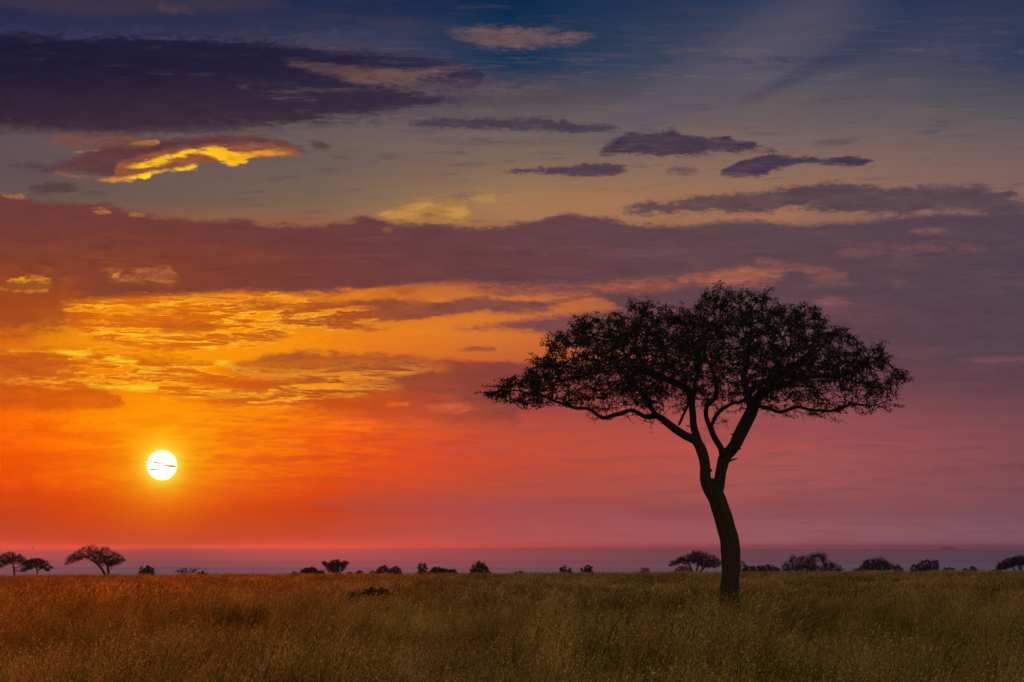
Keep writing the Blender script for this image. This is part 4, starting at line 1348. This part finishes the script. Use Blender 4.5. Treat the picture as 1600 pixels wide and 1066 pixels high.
def grass_mat(name, stops, tr):
    m, G, out = material(name)
    geo = G.t.nodes.new('ShaderNodeNewGeometry')
    oi = G.t.nodes.new('ShaderNodeObjectInfo')
    gx, gy, gz = G.sep(geo.outputs['Position'])
    # different grasses grow in patches across the field
    coarse = G.noise(G.xyz(G.m('MULTIPLY', gx, 0.20), G.m('MULTIPLY', gy, 0.09)), 1.0, 3, 0.5)
    fine = G.noise(G.xyz(G.m('MULTIPLY', gx, 1.1), G.m('MULTIPLY', gy, 0.42), 5.0), 1.0, 3, 0.6)
    var = G.m('ADD', G.m('MULTIPLY', geo.outputs['Random Per Island'], 0.42), G.m('MULTIPLY', oi.outputs['Random'], 0.20))
    var = G.m('ADD', var, G.m('MULTIPLY', G.m('SUBTRACT', coarse, 0.5), 0.75))
    var = G.m('ADD', var, G.m('MULTIPLY', G.m('SUBTRACT', fine, 0.5), 0.85))
    c = G.ramp(var, stops)
    # red sun glare painted into the grass colour toward the left
    glare = G.smooth(G.m('ADD', gx, G.m('MULTIPLY', coarse, 12.0)), 9.0, -10.0)
    c = G.mix(glare, c, G.mix(1.0, c, (2.5, 1.0, 0.5), 'MULTIPLY'))
    a_ = G.t.nodes.new('ShaderNodeBsdfDiffuse'); b_ = G.t.nodes.new('ShaderNodeBsdfTranslucent')
    G.put(a_.inputs['Color'], c); G.put(b_.inputs['Color'], c)
    mx = G.t.nodes.new('ShaderNodeMixShader'); mx.inputs[0].default_value = tr
    G.t.links.new(a_.outputs[0], mx.inputs[1]); G.t.links.new(b_.outputs[0], mx.inputs[2])
    G.t.links.new(mx.outputs[0], out.inputs['Surface'])
    return m


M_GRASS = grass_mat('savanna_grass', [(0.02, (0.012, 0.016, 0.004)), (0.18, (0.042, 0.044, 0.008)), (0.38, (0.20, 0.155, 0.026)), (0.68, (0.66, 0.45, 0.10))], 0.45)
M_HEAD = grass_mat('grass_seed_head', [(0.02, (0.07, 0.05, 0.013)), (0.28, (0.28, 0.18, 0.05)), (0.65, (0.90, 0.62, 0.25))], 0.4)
protos = bpy.data.collections.new('grass_tufts')
kinds = []
for s in range(5):
    kinds.append(tuft('tuft_%02d' % s, 46, 0.66, 0.0062, 20 + s, 0.32))
for s in range(2):
    kinds.append(tuft('tuft_%02d' % (5 + s), 18, 0.94, 0.0062, 40 + s, 0.9, 0.12))       # taller flowering stems
for s in range(3):
    kinds.append(tuft('tuft_%02d' % (7 + s), 34, 0.66, 0.013, 60 + s, 0.35, 0.26))        # broader, for the far part
for o in kinds:
    protos.objects.link(o)

pts, scl, idx, rot = [], [], [], []
g = np.random.default_rng(77)
rows = [(24, 60, 13.0), (60, 100, 9.0), (100, 150, 6.5), (150, 232, 4.5)]
for y0, y1, den in rows:
    yy0, yy1 = y0, y1
    hwf = lambda y: 0.168 * y + 5.0
    area = (hwf(y0) + hwf(y1)) * (y1 - y0)
    n = int(area * den)
    y = g.uniform(y0, y1, int(n * 1.6)); x = g.uniform(-1, 1, int(n * 1.6)) * hwf(y1)
    ok = np.abs(x) < hwf(y)
    x, y = x[ok][:n], y[ok][:n]
    z = ground_z(x, y)
    nz = np.array([0.8 * mnoise.noise(Vector((a * 0.20, b * 0.08, 4.0))) + 0.8 * mnoise.noise(Vector((a * 0.62, b * 0.30, 9.0))) for a, b in zip(x, y)])
    s = np.clip(0.90 + 0.85 * nz, 0.26, 1.5) * g.uniform(0.82, 1.15, len(x))
    s = np.where(y > 105, np.clip(s, 0.5, 1.02), s)
    keep = ~((nz < -0.18) & (g.uniform(0, 1, len(x)) < 0.55))
    x, y, z, s, nz = x[keep], y[keep], z[keep], s[keep], nz[keep]
    far = y > 95
    kk = np.where(far, g.integers(7, 10, len(x)), g.integers(0, 5, len(x)))
    tall = (g.uniform(0, 1, len(x)) < 0.24) & ~far
    kk = np.where(tall, g.integers(5, 7, len(x)), kk)
    pts.append(np.stack([x, y, z - 0.02], -1)); scl.append(s); idx.append(kk)
    rot.append(np.stack([g.normal(0, 0.06, len(x)), g.normal(0, 0.06, len(x)), g.uniform(-0.9, 0.9, len(x))], -1))
pts = np.concatenate(pts); scl = np.concatenate(scl); idx = np.concatenate(idx).astype(np.int32); rot = np.concatenate(rot)
print('tufts', len(pts))
gme = bpy.data.meshes.new('grass')
gme.vertices.add(len(pts))
gme.vertices.foreach_set('co', pts.astype(np.float32).ravel())
at_ = gme.attributes.new('size', 'FLOAT', 'POINT'); at_.data.foreach_set('value', scl.astype(np.float32))
at_ = gme.attributes.new('kind_index', 'INT', 'POINT'); at_.data.foreach_set('value', idx)
at_ = gme.attributes.new('turn', 'FLOAT_VECTOR', 'POINT'); at_.data.foreach_set('vector', rot.astype(np.float32).ravel())
gme.materials.append(M_GRASS)
grass = bpy.data.objects.new('grass', gme)
COL.objects.link(grass)
tag(grass, 'tall dry golden and olive savanna grass with seed heads', 'grass', kind='stuff')
gn = bpy.data.node_groups.new('grass_scatter', 'GeometryNodeTree')
gn.interface.new_socket(name='Geometry', in_out='INPUT', socket_type='NodeSocketGeometry')
gn.interface.new_socket(name='Geometry', in_out='OUTPUT', socket_type='NodeSocketGeometry')
gi = gn.nodes.new('NodeGroupInput'); go = gn.nodes.new('NodeGroupOutput')
ip = gn.nodes.new('GeometryNodeInstanceOnPoints')
ci = gn.nodes.new('GeometryNodeCollectionInfo')
ci.inputs['Collection'].default_value = protos
ci.inputs['Separate Children'].default_value = True
ci.inputs['Reset Children'].default_value = True
def attr(name, typ):
    n = gn.nodes.new('GeometryNodeInputNamedAttribute')
    n.data_type = typ
    n.inputs['Name'].default_value = name
    return n.outputs['Attribute']
gn.links.new(gi.outputs[0], ip.inputs['Points'])
gn.links.new(ci.outputs[0], ip.inputs['Instance'])
ip.inputs['Pick Instance'].default_value = True
gn.links.new(attr('kind_index', 'INT'), ip.inputs['Instance Index'])
gn.links.new(attr('turn', 'FLOAT_VECTOR'), ip.inputs['Rotation'])
gn.links.new(attr('size', 'FLOAT'), ip.inputs['Scale'])
gn.links.new(ip.outputs[0], go.inputs[0])
md = grass.modifiers.new('scatter', 'NODES')
md.node_group = gn

# ================================================================ the sun's disc and the streaks of cloud across it
SD = 40000.0
m_sun, G, out = material('sun_disc')
em = G.t.nodes.new('ShaderNodeEmission')
lw = G.t.nodes.new('ShaderNodeLayerWeight')
lw.inputs['Blend'].default_value = 0.5
G.put(em.inputs['Color'], G.ramp(lw.outputs['Facing'], [(0.0, (1.0, 0.95, 0.72)), (0.7, (1.0, 0.93, 0.62)), (0.93, (1.0, 0.80, 0.22)), (1.0, (1.0, 0.62, 0.04))]))
em.inputs['Strength'].default_value = 1.9 * K_EXP
G.t.links.new(em.outputs[0], out.inputs['Surface'])
rad_s = SD * math.tan(23.4 / FPX)
V, Q, T = [], [], []
nu, nv = 96, 48
for a in range(1, nv):
    th = math.pi * a / nv
    for b2 in range(nu):
        ph = 2 * math.pi * b2 / nu
        V.append((rad_s * math.sin(th) * math.cos(ph), rad_s * math.sin(th) * math.sin(ph), rad_s * math.cos(th)))
V += [(0, 0, rad_s), (0, 0, -rad_s)]
for a in range(nv - 2):
    for b2 in range(nu):
        Q.append((a * nu + b2, (a + 1) * nu + b2, (a + 1) * nu + (b2 + 1) % nu, a * nu + (b2 + 1) % nu))
for b2 in range(nu):
    T.append((len(V) - 2, b2, (b2 + 1) % nu)); T.append((len(V) - 1, (nv - 2) * nu + (b2 + 1) % nu, (nv - 2) * nu + b2))
sun = mesh_obj('sun', np.array(V), [np.array(Q), np.array(T)], m_sun, smooth=True)
sun.location = sdir * SD + Vector((0, 0, CAM_Z))
tag(sun, 'white sun disc low in the orange sky, crossed by thin cloud streaks', 'sun')

m_wisp, G, out = material('cloud_streak')
df = G.t.nodes.new('ShaderNodeBsdfTransparent')
df.inputs['Color'].default_value = (0.62, 0.38, 0.10, 1)
G.t.links.new(df.outputs[0], out.inputs['Surface'])


def wisp(pts, D=36000.0):
    """a long thin lens of cloud: (px, py, half thickness in px)"""
    V, Q = [], []
    S_ = 8
    Qs = catmull([(*at(p[0], p[1], D), max(0.01, p[2]) * D / FPX) for p in pts], 40.0)
    for k in range(len(Qs)):
        x, y, z, r = Qs[k]
        r *= 1 + 0.5 * mnoise.noise(Vector((x * 0.011, z * 0.01, 0.5)))
        for s in range(S_):
            th = 2 * math.pi * s / S_
            V.append((x, y + 4 * r * math.cos(th), z + r * math.sin(th)))
    for k in range(len(Qs) - 1):
        for s in range(S_):
            Q.append((k * S_ + s, k * S_ + (s + 1) % S_, (k + 1) * S_ + (s + 1) % S_, (k + 1) * S_ + s))
    return mesh_obj('cloud', np.array(V), np.array(Q), m_wisp, smooth=True)


WG = 'thin cloud streaks crossing the sun'
for lab, p in (('thin dark cloud streak entering the sun from its left side, just above the middle', [(230.5, 721.0, 0.05), (236, 721.6, 1.1), (246, 723.5, 1.0), (260, 724.5, 0.05)]),
               ('thin dark cloud streak leaving the sun at its right side, at mid height', [(252, 726.2, 0.05), (262, 727.8, 1.0), (270, 728.8, 1.5), (275.5, 729, 0.5)]),
               ('short dark cloud streak touching the lower left rim of the sun', [(231.5, 733.4, 0.1), (235, 733.6, 1.0), (242, 733.6, 0.9), (250, 733.6, 0.05)])):
    o = wisp(p)
    tag(o, lab, 'cloud', WG)

# ================================================================ haze
HZ_DENS = 1.1e-4
m_haze, G, out = material('haze')
pv = G.t.nodes.new('ShaderNodeVolumePrincipled')
pv.inputs['Color'].default_value = (0.40, 0.58, 1.0, 1)
pv.inputs['Density'].default_value = HZ_DENS
pv.inputs['Anisotropy'].default_value = 0.9
G.t.links.new(pv.outputs[0], out.inputs['Volume'])
hx, z0, z1 = 17500.0, -46.0, 16.0
V = [(x, y, z) for z in (z0, z1) for x, y in ((-hx, -hx), (hx, -hx), (hx, hx), (-hx, hx))]
F = [(0, 3, 2, 1), (4, 5, 6, 7), (0, 1, 5, 4), (1, 2, 6, 5), (2, 3, 7, 6), (3, 0, 4, 7)]
haze = mesh_obj('haze', np.array(V), np.array(F), m_haze)
tag(haze, kind='stuff')
